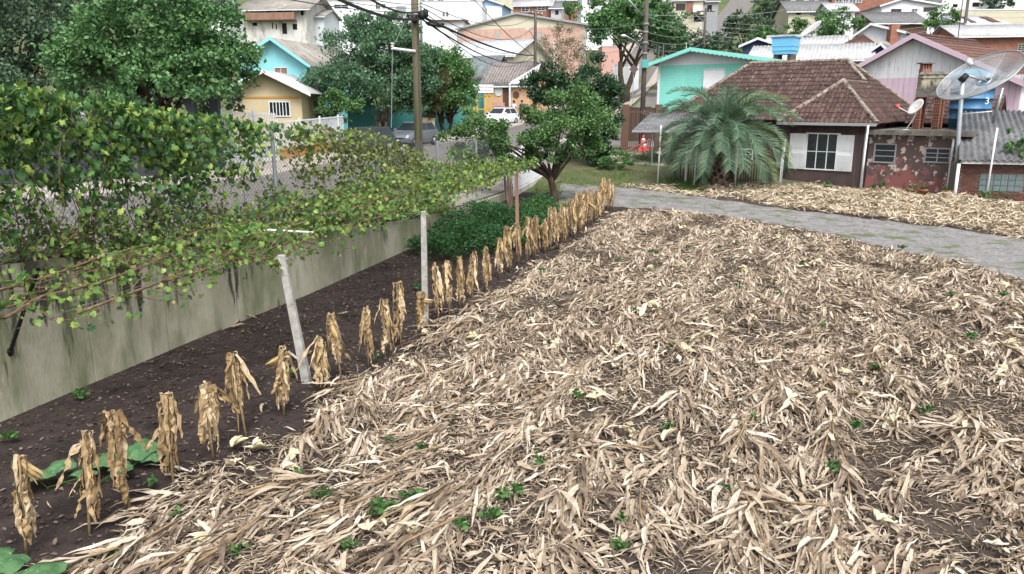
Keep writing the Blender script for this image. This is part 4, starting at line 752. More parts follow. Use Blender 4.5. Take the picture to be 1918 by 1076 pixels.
# ================================================================ buildings
class Fc:
    def __init__(s, x, y, rot): r = math.radians(rot); s.o = (x, y); s.e1 = (math.cos(r), -math.sin(r)); s.e2 = (math.sin(r), math.cos(r))
    def P(s, u, d, z): return (s.o[0]+s.e1[0]*u+s.e2[0]*d, s.o[1]+s.e1[1]*u+s.e2[1]*d, z)
    def hit(s, px, py, d=0):
        r = ray(px, py); n = s.e2; ox = s.o[0]+n[0]*d; oy = s.o[1]+n[1]*d; t = (ox*n[0]+oy*n[1])/(r[0]*n[0]+r[1]*n[1]); X, Y, Z = r[0]*t, r[1]*t, CAMH+r[2]*t
        return (X-ox)*s.e1[0]+(Y-oy)*s.e1[1], Z
def window(f, root, x0, y0, x1, y1, kind='w', d=0, frame='whitepaint', nm=1, nh=1):
    u0, z1 = f.hit(x0, y0, d); u1, z0 = f.hit(x1, y1, d); u0, u1 = min(u0, u1), max(u0, u1); z0, z1 = min(z0, z1), max(z0, z1); b = min(.06, (u1-u0)*.1)
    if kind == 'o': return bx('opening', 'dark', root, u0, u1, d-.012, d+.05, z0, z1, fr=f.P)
    if kind == 'd':
        o = bx('door', 'brown', root, u0, u1, d-.03, d+.03, z0, z1, fr=f.P); bx('handle', 'steel', o, u1-.15, u1-.09, d-.07, d-.03, (z0+z1)/2-.03, (z0+z1)/2+.03, fr=f.P); return o
    mb = MB(); D0 = d-.06
    for a in ((u0-b, u0, z0-b, z1+b), (u1, u1+b, z0-b, z1+b), (u0, u1, z1, z1+b), (u0, u1, z0-b, z0)): mb.box(a[0], a[1], D0, d+.02, a[2], a[3], fr=f.P)
    for i in range(1, nm+1): u = u0+(u1-u0)*i/(nm+1); mb.box(u-b*.35, u+b*.35, D0+.012, d-.015, z0, z1, fr=f.P)
    for i in range(1, nh+1): z = z0+(z1-z0)*i/(nh+1); mb.box(u0, u1, D0+.016, d-.012, z-b*.3, z+b*.3, fr=f.P)
    o = mb.build('window', frame, root); bx('pane', 'wood_post' if kind == 'k' else 'glass', o, u0, u1, d-.02, d+.03, z0, z1, fr=f.P); return o
def slab(name, mat, root, A, B, C, D, corr=0, amp=.03, thick=.05):
    """roof sheet A eave-left, B eave-right, C ridge-right, D ridge-left; corrugated when corr is a pitch"""
    A, B, C, D = (Vector(p) for p in (A, B, C, D)); nrm = (B-A).cross(D-A).normalized(); W = max((B-A).length, (C-D).length); nu = max(1, int(W/corr*4)) if corr else 1; V = []; F = []
    for layer in (0, -thick):
        for j in range(2):
            for i in range(nu+1):
                p = (A.lerp(B, i/nu) if j == 0 else D.lerp(C, i/nu)); V.append(tuple(p+nrm*(layer+(amp*math.sin(i*math.pi/2) if corr else 0))))
    n = nu+1
    for i in range(nu): F += [(i, i+1, n+i+1, n+i), (2*n+i+1, 2*n+i, 3*n+i, 3*n+i+1), (2*n+i, 2*n+i+1, i+1, i), (n+i, n+i+1, 3*n+i+1, 3*n+i)]
    F += [(0, n, 3*n, 2*n), (nu, 2*n+nu, 3*n+nu, n+nu)]
    return link(name, mesh_np(name, np.array(V), np.array(F)), mat, root)
def building(name, lab, x0, x1, ye, Y, rot, roof, depth, wall='white', rm='corr', wins=(), cat='house', over=.4, fascia='whitepaint', corr=.35, group=None, lower=None):
    p = atY(x0, ye, Y); f = Fc(p.x, p.y, rot); ze = p.z; w = f.hit(x1, ye)[0]; cs = [f.P(u, d, 0) for u in (0, w) for d in (0, depth)]; zb = min(G(c[0], c[1]) for c in cs)-.4
    zb = min(zb, ze-2.2); root = thing(name, lab, cat, (0, 0, 0), 0, group); kind = roof[0]
    if kind == 'gable':
        up, zp = f.hit(roof[1], roof[2]); zr_ = f.hit(x1, roof[3])[1] if len(roof) > 3 else ze
        MB().prism([f.P(0, 0, zb), f.P(w, 0, zb), f.P(w, 0, zr_), f.P(up, 0, zp), f.P(0, 0, ze)], (0, 0, 0), (f.e2[0]*depth, f.e2[1]*depth, 0)).build('wall', wall, root)
        sl = (zp-ze)/max(up, .1); sr = (zp-zr_)/max(w-up, .1); h = .03
        slab('roof', rm, root, f.P(-over, depth+over, ze-over*sl+h), f.P(-over, -over, ze-over*sl+h), f.P(up, -over, zp+h), f.P(up, depth+over, zp+h), corr)
        slab('roof', rm, root, f.P(w+over, -over, zr_-over*sr+h), f.P(w+over, depth+over, zr_-over*sr+h), f.P(up+.004, depth+over, zp+h), f.P(up+.004, -over, zp+h), corr)
        for a, b in ((f.P(-over, -over-.03, ze-over*sl), f.P(up, -over-.03, zp)), (f.P(w+over, -over-.03, zr_-over*sr), f.P(up, -over-.03, zp))):
            MB().hexa([(a[0], a[1], a[2]-.16), (b[0], b[1], b[2]-.16), (b[0]+f.e2[0]*.03, b[1]+f.e2[1]*.03, b[2]-.16), (a[0]+f.e2[0]*.03, a[1]+f.e2[1]*.03, a[2]-.16)], [(a[0], a[1], a[2]+.07), (b[0], b[1], b[2]+.07), (b[0]+f.e2[0]*.03, b[1]+f.e2[1]*.03, b[2]+.07), (a[0]+f.e2[0]*.03, a[1]+f.e2[1]*.03, a[2]+.07)]).build('bargeboard', fascia, root)
    elif kind in ('side', 'shed'):
        dr = depth/2 if kind == 'side' else depth; zr_ = zpx(roof[1], f.P(w/2, dr, 0)[1]); zr_ = max(zr_, ze+.3); bk = ze if kind == 'side' else zr_
        poly = [f.P(0, 0, zb), f.P(0, depth, zb), f.P(0, depth, bk), f.P(0, dr, zr_), f.P(0, 0, ze)] if kind == 'side' else [f.P(0, 0, zb), f.P(0, depth, zb), f.P(0, depth, zr_), f.P(0, 0, ze)]
        MB().prism(poly, (0, 0, 0), (f.e1[0]*w, f.e1[1]*w, 0)).build('wall', wall, root); s_ = (zr_-ze)/dr; h = .03
        slab('roof', rm, root, f.P(-over, -over, ze-over*s_+h), f.P(w+over, -over, ze-over*s_+h), f.P(w+over, dr, zr_+h), f.P(-over, dr, zr_+h), corr)
        if kind == 'side': slab('roof', rm, root, f.P(w+over, depth+over, ze-over*s_+h), f.P(-over, depth+over, ze-over*s_+h), f.P(-over, dr+.004, zr_+h), f.P(w+over, dr+.004, zr_+h), corr)
        bx('fascia', fascia, root, -over, w+over, -over-.03, -over, ze-over*s_-.15, ze-over*s_-.02, fr=f.P)
    else:
        bx('wall', wall, root, 0, w, 0, depth, zb, ze, fr=f.P); bx('roof_slab', rm, root, -over, w+over, -over, depth+over, ze, ze+.15, fr=f.P)
        if len(roof) > 1: bx('parapet', wall, root, 0, w, 0, .15, ze+.15, ze+roof[1], fr=f.P)
    if lower: bx('lower_wall', lower[0], root, -.02, w+.02, -.025, .05, zb, f.hit((x0+x1)/2, lower[1])[1], fr=f.P)
    for wv in wins: window(f, root, *wv[:4], *(wv[4:] or ('w',)))
    return root, f, w, zb, ze
H = []
def B(*a, **k): r = building(*a, **k); H.append(r); return r
r, f, w, zb, ze = B('beige_house', 'beige plastered house with white gable edge behind the white railing', 432, 563, 165, 48, -4, ('gable', 497, 133), 8, 'beige', 'corr_light', [(505, 192, 543, 217, 'w', 0, 'whitepaint', 5, 0)], corr=0, over=.7)
bx('trim_band', 'orange', r, 0, w, -.03, .02, f.hit(500, 185)[1], f.hit(500, 181)[1], fr=f.P)
B('turquoise_house', 'bright turquoise house with grey shingled gable roof', 445, 573, 116, 57, 11, ('gable', 513, 72), 11, 'turq', 'corr_old', [(515, 128, 539, 146, 'k', 0, 'pale', 1, 0)], fascia='turq', corr=0, over=.6)
B('unfinished_house', 'unfinished two storey house with weathered white walls and dark window holes', 458, 572, 15, 110, 8, ('side', -4), 9, 'stainwhite', 'corr_old', [(497, 16, 508, 26, 'o'), (520, 16, 529, 28, 'o'), (533, 17, 545, 28, 'o'), (473, 43, 482, 49, 'o'), (509, 43, 512, 54, 'o'), (516, 45, 519, 55, 'o'), (528, 44, 538, 64, 'o'), (548, 45, 557, 56, 'o'), (563, 18, 569, 29, 'o')], corr=0, over=1)
rr_, ff_ = H[-1][0], H[-1][1]
mb = MB(); u0, z1 = ff_.hit(462, 26); u1, z0 = ff_.hit(557, 38); mb.box(u0, u1, -1.0, -.9, z0, z1, fr=ff_.P); mb.box(u0, u1, -.9, -.01, z0-.1, z0, fr=ff_.P); mb.build('balcony', 'wood_post', rr_)
B('porch_house', 'small pale blue house with tiered porch roofs beside the unfinished house', 574, 606, 30, 112, 8, ('side', 20), 6, 'pale', 'corr_old', [(582, 33, 590, 44, 'o')], corr=0)
B('white_building', 'large plain white modern building on the hill behind the grey green tree', 584, 705, 3, 135, 0, ('flat',), 14, 'white', 'grey', [(626, 9, 652, 16), (592, 20, 600, 28, 'o')], 'building', .05)
B('white_building', 'white block with air conditioner beside the utility pole top', 702, 785, -6, 128, 0, ('flat',), 12, 'offwhite', 'grey', [(704, 6, 712, 17), (716, 8, 722, 16)], 'building', .05)
r, f, w, zb, ze = H[-1]; u, z = f.hit(752, 24); mb = MB(); mb.box(u-.7, u+.7, -.6, -.02, z, z+.9, fr=f.P); mb.build('air_conditioner', 'greywall', r)
B('white_building', 'long bright white building with small paired windows above the warehouse', 790, 902, 4, 122, 2, ('flat',), 12, 'white', 'grey', [(829, 23, 833, 31), (836, 23, 840, 31)], 'building', .05)
B('flat_roof_shed', 'low white shed with dark flat roof edge below the white building', 812, 868, 40, 112, 2, ('flat',), 5, 'offwhite', 'brown', [(818, 44, 832, 52, 'o')], 'shed', .5)
B('white_building', 'white house with red balcony at the top of the hill', 795, 880, -12, 165, 0, ('flat',), 10, 'offwhite', 'brick_far', [(802, -2, 812, 5), (820, -3, 830, 4)], 'building')
B('blue_gable_house', 'house with pale blue gable above a white wall', 893, 940, 9, 140, 10, ('gable', 911, -2), 9, 'paleblue', 'corr', (), corr=0, lower=('white', 12))
B('red_brick_house', 'red brick house with grey roof and white window panels', 962, 1032, 10, 130, 8, ('side', 0), 8, 'brick_far', 'corr_light', [(977, 14, 991, 22), (1007, 13, 1021, 20)], corr=0)
B('grey_shed', 'small grey blue shed beside the red brick house', 1032, 1052, 14, 128, 8, ('side', 4), 6, 'grey', 'corr', [(1040, 20, 1046, 28, 'o')], corr=0)
B('white_building', 'white building with dark strip windows behind the umbrella tree', 1090, 1150, -8, 150, 0, ('flat',), 10, 'white', 'grey', [(1100, 0, 1108, 9), (1110, 0, 1118, 9), (1120, 0, 1128, 9)], 'building', .05)
B('brick_villa', 'cream and brick villa with an arched window beside the hill road', 1262, 1318, 0, 142, 12, ('side', -12), 9, 'cream', 'corr_old', [(1267, 8, 1283, 19, 'w', 0, 'brown', 2, 0), (1300, 28, 1318, 41, 'o')], corr=0)
r, f, w, zb, ze = H[-1]; u0, z1 = f.hit(1286, 4); u1, z0 = f.hit(1298, 26); bx('brick_pier', 'brick_far', r, u0, u1, -.15, -.005, z0, z1, fr=f.P); u0, z1 = f.hit(1298, 14); u1, z0 = f.hit(1312, 24); bx('balcony', 'white', r, u0, u1, -1.2, -.01, z0, z1, fr=f.P)
B('hill_house', 'grey hillside house at the bend of the hill road', 1318, 1346, 2, 160, 10, ('side', -8), 7, 'greywall', 'corr', [(1325, 10, 1333, 22, 'o')], corr=0)
r, f, w, zb, ze = B('warehouse', 'wide warehouse with cream metal gable and orange brick wall', 858, 1096, 54, 106, 5, ('gable', 967, 25, 45), 24, 'cream', 'metal_roof', (), 'warehouse', .35, 'greywall', 0)
u0, zA = f.hit(858, 57); u1, zB = f.hit(1096, 49)
mb = MB().prism([f.P(.1, -.03, zb), f.P(w-.1, -.03, zb), f.P(w-.1, -.03, zB), f.P(.1, -.03, zA)], (0, 0, 0), (f.e2[0]*.03, f.e2[1]*.03, 0)); mb.build('brick_wall', 'brick_orange', r)
for x in (860, 931, 1010, 1094):
    u, z = f.hit(x, 55); mb = MB().box(u-.3, u+.3, -.12, -.04, zb, z-.3, fr=f.P); mb.build('pillar', 'kerb', r)
B('metal_roof_house', 'cream house with pale grey metal roof in front of the warehouse', 838, 962, 105, 92, 27, ('side', 77), 9, 'cream', 'metal_roof', (), corr=.5, over=.5)
r, f, w, zb, ze = H[-1]; q = f.P(3.2, 1.5, 0); zr = zpx(96, q[1]); MB().tube([(q[0], q[1], zr-.6), (q[0], q[1], zr+.5)], .22, 8).build('vent_pipe', 'stainwhite', r)
# shop: teal house and peach front
B('teal_house', 'teal house with old corrugated roof behind the yellow frame', 868, 914, 143, 79, 22, ('side', 105), 6.5, 'teal', 'corr', (), corr=.3, fascia='brown')
r, f, w, zb, ze = B('peach_house', 'peach coloured house front with corrugated porch roof and white gable', 906, 992, 155, 76, 22, ('side', 116), 5, 'peach', 'corr', [(942, 163, 955, 199, 'd')], corr=.3)
u, z = f.hit(934, 172); mb = MB(); mb.tube([f.P(u, -.06, z), f.P(u, -.005, z)], .42, 20); mb.build('round_plaque', 'offwhite', r)
u, z = f.hit(967, 178); mb = MB(); mb.tube([f.P(u, -.06, z), f.P(u, -.005, z)], .32, 12); mb.build('wall_ornament', 'brown', r)
mb = MB(); g1, g2, g3 = f.hit(955, 154, -.3), f.hit(990, 120, -.3), f.hit(1000, 158, -.3); mb.prism([f.P(g1[0], -.3, g1[1]), f.P(g3[0], -.3, g3[1]), f.P(g2[0]+1.2, -.3, g2[1])], (0, 0, 0), (f.e2[0]*.06, f.e2[1]*.06, 0))
for k in range(8): u = g1[0]+(g3[0]-g1[0])*(k+.5)/8; mb.box(u-.12, u+.12, -.305, -.25, g1[1]-.18, g1[1]-.02, fr=f.P)
mb.build('white_gable', 'white', r)
u, z = f.hit(955, 156, -.5); mb = MB(); mb.box(u-.07, u+.07, -.57, -.43, zb, z, fr=f.P); mb.build('porch_post', 'whitepaint', r)
u0, z1 = f.hit(921, 193, -.5); u1, z0 = f.hit(945, 212, -.5); bx('porch_wall', 'salmon', r, u0, u1, -.6, -.45, z0-1, z1, fr=f.P)
sg = thing('shop_sign', 'white sign board with red lettering on yellow posts', 'sign'); f = Fc(*gp(886, 170, 73.5), 8); u1, z0 = f.hit(924, 174); z1 = f.hit(886, 159)[1]
bx('board', 'white', sg, 0, u1, 0, .12, z0, z1, fr=f.P)
for x in (887, 893, 912, 920): u = f.hit(x, 180)[0]; q = f.P(u, .2, 0); bx('post', 'yellow', sg, u-.07, u+.07, .13, .27, G(q[0], q[1])-.1, z0+.3, fr=f.P)
u0 = f.hit(889, 180)[0]; u2 = f.hit(918, 180)[0]; bx('rail', 'yellow', sg, u0, u2, .3, .36, zpx(206, 73.5), zpx(204, 73.5), fr=f.P); bx('rail', 'yellow', sg, u0, u2, .3, .36, zpx(182, 73.5), zpx(180, 73.5), fr=f.P)
def text(body, size, loc, rz, mat, root, name='lettering'):
    c = bpy.data.curves.new(name, 'FONT'); c.body = body; c.size = size; c.align_x = 'CENTER'; c.align_y = 'CENTER'; c.extrude = .004; c.materials.append(mt[mat]); o = bpy.data.objects.new(name, c); COL.objects.link(o); bpy.context.view_layer.update(); me = bpy.data.meshes.new_from_object(o.evaluated_get(bpy.context.evaluated_depsgraph_get())); bpy.data.objects.remove(o); o = bpy.data.objects.new(name, me); COL.objects.link(o); o.location = loc; o.rotation_euler = (math.pi/2, 0, rz); o.parent = root; return o
text('TERREIRO REINO DE IEMANJÁ', .155, f.P(u1/2, -.012, z0+(z1-z0)*.64), -math.radians(8), 'ink', sg); 
for k in range(9): bx('small_print', 'ink2', sg, .2+k*.17, .2+k*.17+.13, -.012, -.002, z0+(z1-z0)*.2, z0+(z1-z0)*.28, fr=f.P)
# right hillside
B('grey_roof_house', 'long house with weathered grey roof and pale wall on the hill', 1478, 1560, 20, 108, 6, ('side', 2), 9, 'cream', 'corr', [(1492, 22, 1500, 28, 'o'), (1518, 22, 1526, 29)], corr=.4)
B('grey_roof_house', 'white house with strip windows and grey roof below orange bricks', 1556, 1602, 18, 100, 6, ('side', 6), 6, 'white', 'corr_light', [(1566, 22, 1574, 30), (1585, 24, 1592, 32)], corr=.4)
B('brick_building', 'tall orange brick building on the right hillside', 1560, 1682, -10, 118, 6, ('flat',), 10, 'brick_far', 'grey', [(1566, 0, 1576, 7), (1580, 0, 1588, 7), (1592, -1, 1602, 6), (1604, 0, 1613, 5)], 'building', .1)
B('white_gable_house', 'white gable house with small dark windows and a torn awning', 1652, 1764, 10, 108, 4, ('gable', 1692, -3), 10, 'white', 'corr', [(1670, 18, 1687, 23, 'w', 0, 'brown'), (1708, 17, 1718, 22), (1731, 15, 1754, 21, 'w', 0, 'brown')], corr=0)
B('lean_to_roof', 'weathered grey lean-to roof in front of the white gable house', 1640, 1738, 42, 98, 4, ('shed', 23), 5, 'brown', 'corr', (), 'shed', corr=.35)
B('white_building', 'white plastered house beside the upper right utility pole', 1766, 1842, -6, 128, 0, ('flat',), 9, 'offwhite', 'grey', [(1785, 8, 1793, 14, 'o'), (1822, 5, 1834, 13, 'o')], 'building', .1)
B('white_building', 'white house at the far right top of the hill', 1878, 1965, -4, 132, 0, ('flat',), 9, 'white', 'grey', [(1890, 4, 1900, 12)], 'building', .1)
B('cream_building', 'long cream building behind the tin roof on the right', 1802, 1975, 20, 104, 3, ('flat',), 9, 'cream', 'offwhite', (), 'building', .05)
B('tin_roof_shed', 'small shed with white tin roof patched in dark red', 1812, 1886, 45, 92, 3, ('shed', 31), 6, 'white', 'metal_roof', (), 'shed', corr=.4)
r, f, w, zb, ze = H[-1]
for x0, x1 in ((1824, 1834), (1862, 1880)):
    u0 = f.hit(x0, 45)[0]; u1 = f.hit(x1, 45)[0]; s_ = (zpx(31, f.P(w/2, 6, 0)[1])-ze)/6; A = lambda u, d: f.P(u, d, ze+d*s_+.09); slab('roof_patch', 'tile_far', r, A(u0, .5), A(u1, .5), A(u1+.8, 5.2), A(u0+.8, 5.2))
B('brick_shed', 'orange brick house with pale corrugated roof behind the pink house', 1795, 1990, 66, 66, 12, ('side', 47), 8, 'brick_far', 'corr_light', [(1908, 84, 1930, 94, 'w', 0, 'kerb', 3, 2)], corr=.3)
B('chimney_house', 'pale grey gable house with a brick chimney and light roof', 1607, 1690, 63, 78, 36, ('gable', 1633, 45), 9, 'pale', 'corr_light', (), corr=.35, fascia='offwhite')
r, f, w, zb, ze = H[-1]; q = atY(1673, 60, 76); MB().box(q.x-.4, q.x+.4, q.y-.4, q.y+.4, q.z-1.5, zpx(46, 76)).build('chimney', 'brick_far', r)
B('old_roof_house', 'small house with old brownish grey roof and brown gable', 1582, 1640, 84, 69, 36, ('gable', 1618, 66), 10, 'salmon', 'corr_old', [(1586, 94, 1598, 103, 'w', 0, 'brown')], corr=.35, lower=('cream', 88), fascia='brown')
B('pink_wall_house', 'low grey roofed house with a dark pink side wall', 1505, 1578, 88, 74, 24, ('side', 68), 8, 'redpaint', 'corr_light', (), corr=.35)
B('navy_gable_house', 'small navy blue gable with grey roof between other roofs', 1626, 1668, 100, 64, 36, ('gable', 1652, 82), 6, 'navy', 'corr', (), corr=0)
B('dark_gable_house', 'grey roofed house with small dark blue gable behind the mint house', 1392, 1452, 84, 80, 20, ('gable', 1420, 72), 9, 'navy', 'corr_light', (), corr=.35)
B('grey_roof_house', 'low grey roof house behind the blue water tank', 1440, 1520, 82, 84, 20, ('side', 66), 7, 'greywall', 'corr_light', (), corr=.35)
B('long_roof_house', 'low wide house with long pale grey roof behind the mint house', 1405, 1628, 113, 66, 24, ('side', 84), 9, 'greywall', 'corr_light', (), corr=.3)
B('salmon_wall_house', 'salmon walled yard building behind the forked street tree', 1128, 1165, 88, 112, 0, ('flat',), 5, 'salmon', 'grey', (), 'building', .05)
# filler houses up the slope, seen through gaps
for i, (x0, x1, ye, Y, wl, lab) in enumerate([(330, 420, 10, 150, 'offwhite', 'pale house hidden behind the evergreen tree'), (1040, 1092, 0, 170, 'brick_far', 'brick house high above the warehouse'), (1345, 1400, -14, 230, 'cream', 'cream house at the top of the hill road'), (1480, 1560, -10, 170, 'offwhite', 'pale house above the long grey roof'), (890, 960, -14, 175, 'cream', 'cream house on the skyline behind the blue gable')]):
    B('hill_house', lab, x0, x1, ye, Y, 5, ('side', ye-12), 8, wl, 'corr', [(x0+15, ye+6, x0+25, ye+14), (x0+35, ye+6, x0+45, ye+14)], corr=0, group='houses up the slope')

# ---------------------------------------------------------------- mint house
RT = 38
p = atY(1302, 91, 60); mh = thing('mint_house', 'mint green board house with white scalloped gable and long grey roof', 'house'); f = Fc(p.x, p.y, RT); zp = p.z
uL, zL = f.hit(1218, 122); uR, zR = f.hit(1500, 118); zb = G(p.x, p.y)-1.5; dp = 15
uw0 = f.hit(1234, 150)[0]; uw1 = f.hit(1420, 150)[0]+1.5; zl = lambda u: zp+(zL-zp)*(u/uL) if u < 0 else zp+(zR-zp)*(u/uR)
MB().prism([f.P(uw0, 0, zb), f.P(uw1, 0, zb), f.P(uw1, 0, zl(uw1)-.05), f.P(0, 0, zp-.05), f.P(uw0, 0, zl(uw0)-.05)], (0, 0, 0), (f.e2[0]*dp, f.e2[1]*dp, 0)).build('wall', 'white', mh)
zm = f.hit(1300, 121)[1]; nb = 24
for k in range(nb):
    z0 = zm-(k+1)*.21; bx('board', 'mint', mh, uw0+.12, f.hit(1395, 140)[0], -.045, -.004, z0+.012, z0+.21, fr=f.P)
mb = MB()
for k in range(46): u = uw0+.1+k*.155; mb.box(u, u+.14, -.06, -.05, zm-.02, zm+.08+.06*(k % 2), fr=f.P)
mb.build('scalloped_trim', 'white', mh)
mb = MB(); n = 36
for k in range(n):
    u = uw0+.1+(uw1-uw0-.2)*k/n; u2 = u+(uw1-uw0-.2)/n-.02; mb.prism([f.P(u, -.03, zm+.06), f.P(u2, -.03, zm+.06), f.P(u2, -.03, zl(u2)-.22), f.P(u, -.03, zl(u)-.22)], (0, 0, 0), (f.e2[0]*.025, f.e2[1]*.025, 0))
mb.build('gable_boards', 'white', mh)
bx('corner_board', 'white', mh, uw0-.06, uw0+.12, -.06, .1, zb, zm+.1, fr=f.P)
for x in (1252, 1296, 1340): u = f.hit(x, 150)[0]; bx('batten', 'mint', mh, u-.03, u+.03, -.06, -.046, zm-4.5, zm-.02, fr=f.P)
window(f, mh, 1320, 131, 1355, 165, 'w', -.065, 'whitepaint', 0, 0); wn_ = [c for c in mh.children if c.name.startswith('window')][0]; wn_.children[0].data.materials[0] = mt['white']; wn_.children[0].name = 'blind'
for s, (ue, z_) in ((-1, (uL, zL)), (1, (uR, zR))):
    A, Bq, C, D = f.P(ue, -.8, z_), f.P(ue, dp, z_), f.P(0, dp, zp), f.P(0, -.8, zp)
    if s < 0: slab('roof', 'corr', mh, Bq, A, D, C, .3)
    else: slab('roof', 'corr_light', mh, A, Bq, C, D, .3)
    mb = MB(); a = Vector(f.P(ue, -.84, z_)); b = Vector(f.P(0, -.84, zp)); n = 22; off = Vector((f.e2[0]*.03, f.e2[1]*.03, 0))
    for k in range(n):
        q0 = a.lerp(b, k/n); q1 = a.lerp(b, (k+1)/n); m = q0.lerp(q1, .5); dn = Vector((0, 0, -.24)); mb.prism([q0+Vector((0, 0, .04)), q1+Vector((0, 0, .04)), q1+dn*.75, m+dn*1.15, q0+dn*.75], (0, 0, 0), off)
    mb.build('bargeboard', 'mint', mh)
tk = atY(1470, 104, 58); wt = thing('water_tank', 'light blue square water tank on the grey roof of the mint house', 'water tank', (tk.x, tk.y, tk.z-.5), -math.radians(RT))
hw = .78; mb = MB(); mb.hexa([(-hw*.86, -hw*.86, .55), (hw*.86, -hw*.86, .55), (hw*.86, hw*.86, .55), (-hw*.86, hw*.86, .55)], [(-hw, -hw, 1.65), (hw, -hw, 1.65), (hw, hw, 1.65), (-hw, hw, 1.65)]); mb.build('body', 'tank_light', wt)
for z in (.8, 1.1, 1.4): bx('rib', 'tank_light', wt, -hw*.97, hw*.97, -hw*.97, hw*.97, z, z+.07)
bx('lid', 'tank_blue', wt, -hw*1.05, hw*1.05, -hw*1.05, hw*1.05, 1.655, 1.75)
for x in (-.5, .5): bx('support', 'poledark', wt, x-.15, x+.15, -.5, .5, -.9, .545)

# ---------------------------------------------------------------- brown house with tiled hip roofs
C0 = (16.92, 37.23); f = Fc(C0[0], C0[1], RT); EZ = 3.8; RZ_ = 7.05; ov = .45; GZ = .55
bh_ = thing('brown_house', 'dark brown board house with red clay tile hip roof and white shutters', 'house')
WW, WD, MW, MD = 3.75, 3.0, 13.5, 8.0       # wing width, wing depth, main width, main depth
bx('wall', 'brown_wall', bh_, -WW, 0, 0, WD+.3, GZ-.6, EZ, fr=f.P); bx('wall', 'brown_wall', bh_, -MW+1.2, -.004, WD+1.3, WD+MD, GZ-.6, EZ, fr=f.P)
k = 0
for u in np.arange(-WW, -.05, .2):
    bx('board', 'brown_wall', bh_, u+.006, min(u+.194, -.004), -.022, -.002, GZ-.3, EZ-.05, fr=f.P)
TM = []
for i in range(3):
    mb = MB(); w, l = .235, .42; n = 6; vs = []
    for j in range(2):
        for q in range(n+1):
            x = w*q/n; zz = .022*math.sin(q/n*2*math.pi)+random.uniform(-.003, .003); vs.append((x, l*j, zz+.03*(1-j)))
    m = len(vs); vs2 = vs+[(a, b, c-.022) for a, b, c in vs]; fs = [(q, q+1, n+1+q+1, n+1+q) for q in range(n)]+[(m+q+1, m+q, q, q+1) for q in range(n)]; mb.add(vs2, fs); me = mb.mesh('tile'); me.materials.append(mt['tile']); TM.append(me)
TILES = []
def tiled(root, A, Bp, C, D):
    """clay tiles on the quad eave A-B, ridge C-D (C may equal D); remembers placements"""
    A, Bp, C, D = (Vector(p) for p in (A, Bp, C, D)); ex = (Bp-A).normalized(); nrm = ex.cross(D-A).normalized(); ey = nrm.cross(ex); L = (Bp-A).length; d0, d1 = (D-A).dot(ex), (C-A).dot(ex); Hh = (D-A).dot(ey)
    slab('roof_deck', 'tile', root, A-nrm*.03, Bp-nrm*.03, C-nrm*.03, D-nrm*.03); rows = int(Hh/.36)
    for r_ in range(rows+1):
        v = r_*.36-.05; t = min(1, max(0, (v+.2)/Hh)); u0 = d0*t; u1 = L+(d1-L)*t; x = math.floor(u0/.225)*.225
        while x < u1-.1:
            if x > u0-.18 and v < Hh-.15: TILES.append((root, A+ex*x+ey*v+nrm*.03, ex, ey, nrm))
            x += .225
R_ = f.P
hW = WW/2+ov; zw = EZ+(RZ_-EZ)/3.8*(3.75/2+.45); m0 = WD+1.3-ov; zr0 = RZ_; md = (MD-1.3+2*ov)/2
wa = (-WW/2, hW-ov)                          # wing apex
# wing: front slope, right slope up to the main hip, left slope
tiled(bh_, R_(-WW-ov, -ov, EZ), R_(ov, -ov, EZ), R_(wa[0], wa[1], zw), R_(wa[0], wa[1], zw))
rb = m0+md
tiled(bh_, R_(-MW+1.2-ov, m0, EZ), R_(ov, m0, EZ), R_(ov-md, rb, RZ_), R_(-MW+1.2-ov+md, rb, RZ_))         # main front slope
tiled(bh_, R_(-MW+1.2-ov, m0+2*md, EZ), R_(-MW+1.2-ov, m0, EZ), R_(-MW+1.2-ov+md, rb, RZ_), R_(-MW+1.2-ov+md, rb, RZ_))   # left hip
tiled(bh_, R_(ov, m0, EZ), R_(ov, m0+2*md, EZ), R_(ov-md, rb, RZ_), R_(ov-md, rb, RZ_))                     # right hip
zi = EZ+(zw-EZ)                               # wing ridge meets the main roof
dm = m0+md*(zw-EZ)/(RZ_-EZ)
tiled(bh_, R_(ov, -ov, EZ), R_(ov, m0, EZ), R_(wa[0], dm, zw), R_(wa[0], wa[1], zw))
tiled(bh_, R_(-WW-ov, m0+.3, EZ), R_(-WW-ov, -ov, EZ), R_(wa[0], wa[1], zw), R_(wa[0], dm, zw))
slab('roof_deck', 'tile', bh_, R_(ov, m0+2*md, EZ), R_(-MW+1.2-ov, m0+2*md, EZ), R_(-MW+1.2-ov+md, rb, RZ_), R_(ov-md, rb, RZ_))
# low tiled back wing behind the annex
bx('wall', 'brown_wall', bh_, .5, 4.2, 5.5, 9.5, GZ-.6, 3.7, fr=f.P); tiled(bh_, R_(.5, 5.0, 3.7), R_(4.6, 5.0, 3.7), R_(4.6, 7.2, 5.1), R_(.5, 7.2, 5.1)); slab('roof_deck', 'tile', bh_, R_(4.6, 9.6, 3.6), R_(.5, 9.6, 3.6), R_(.5, 7.21, 5.1), R_(4.6, 7.21, 5.1))
TILES.sort(key=lambda t: t[1].length)
vis_t = [t for t in TILES if t[4].dot(-t[1]+Vector((0, 0, CAMH))) > 0]; rest = [t for t in TILES if t[4].dot(-t[1]+Vector((0, 0, CAMH))) <= 0]
from mathutils import Matrix
def tmat(t): Mx = Matrix((t[2], t[3], t[4])).transposed().to_4x4(); Mx.translation = t[1]; return Mx
for t in vis_t[:290]:
    o = link('tile', random.choice(TM), None, t[0]); Mx = tmat(t); o.matrix_local = Mx; o.rotation_euler.rotate_axis('Z', random.gauss(0, .012))
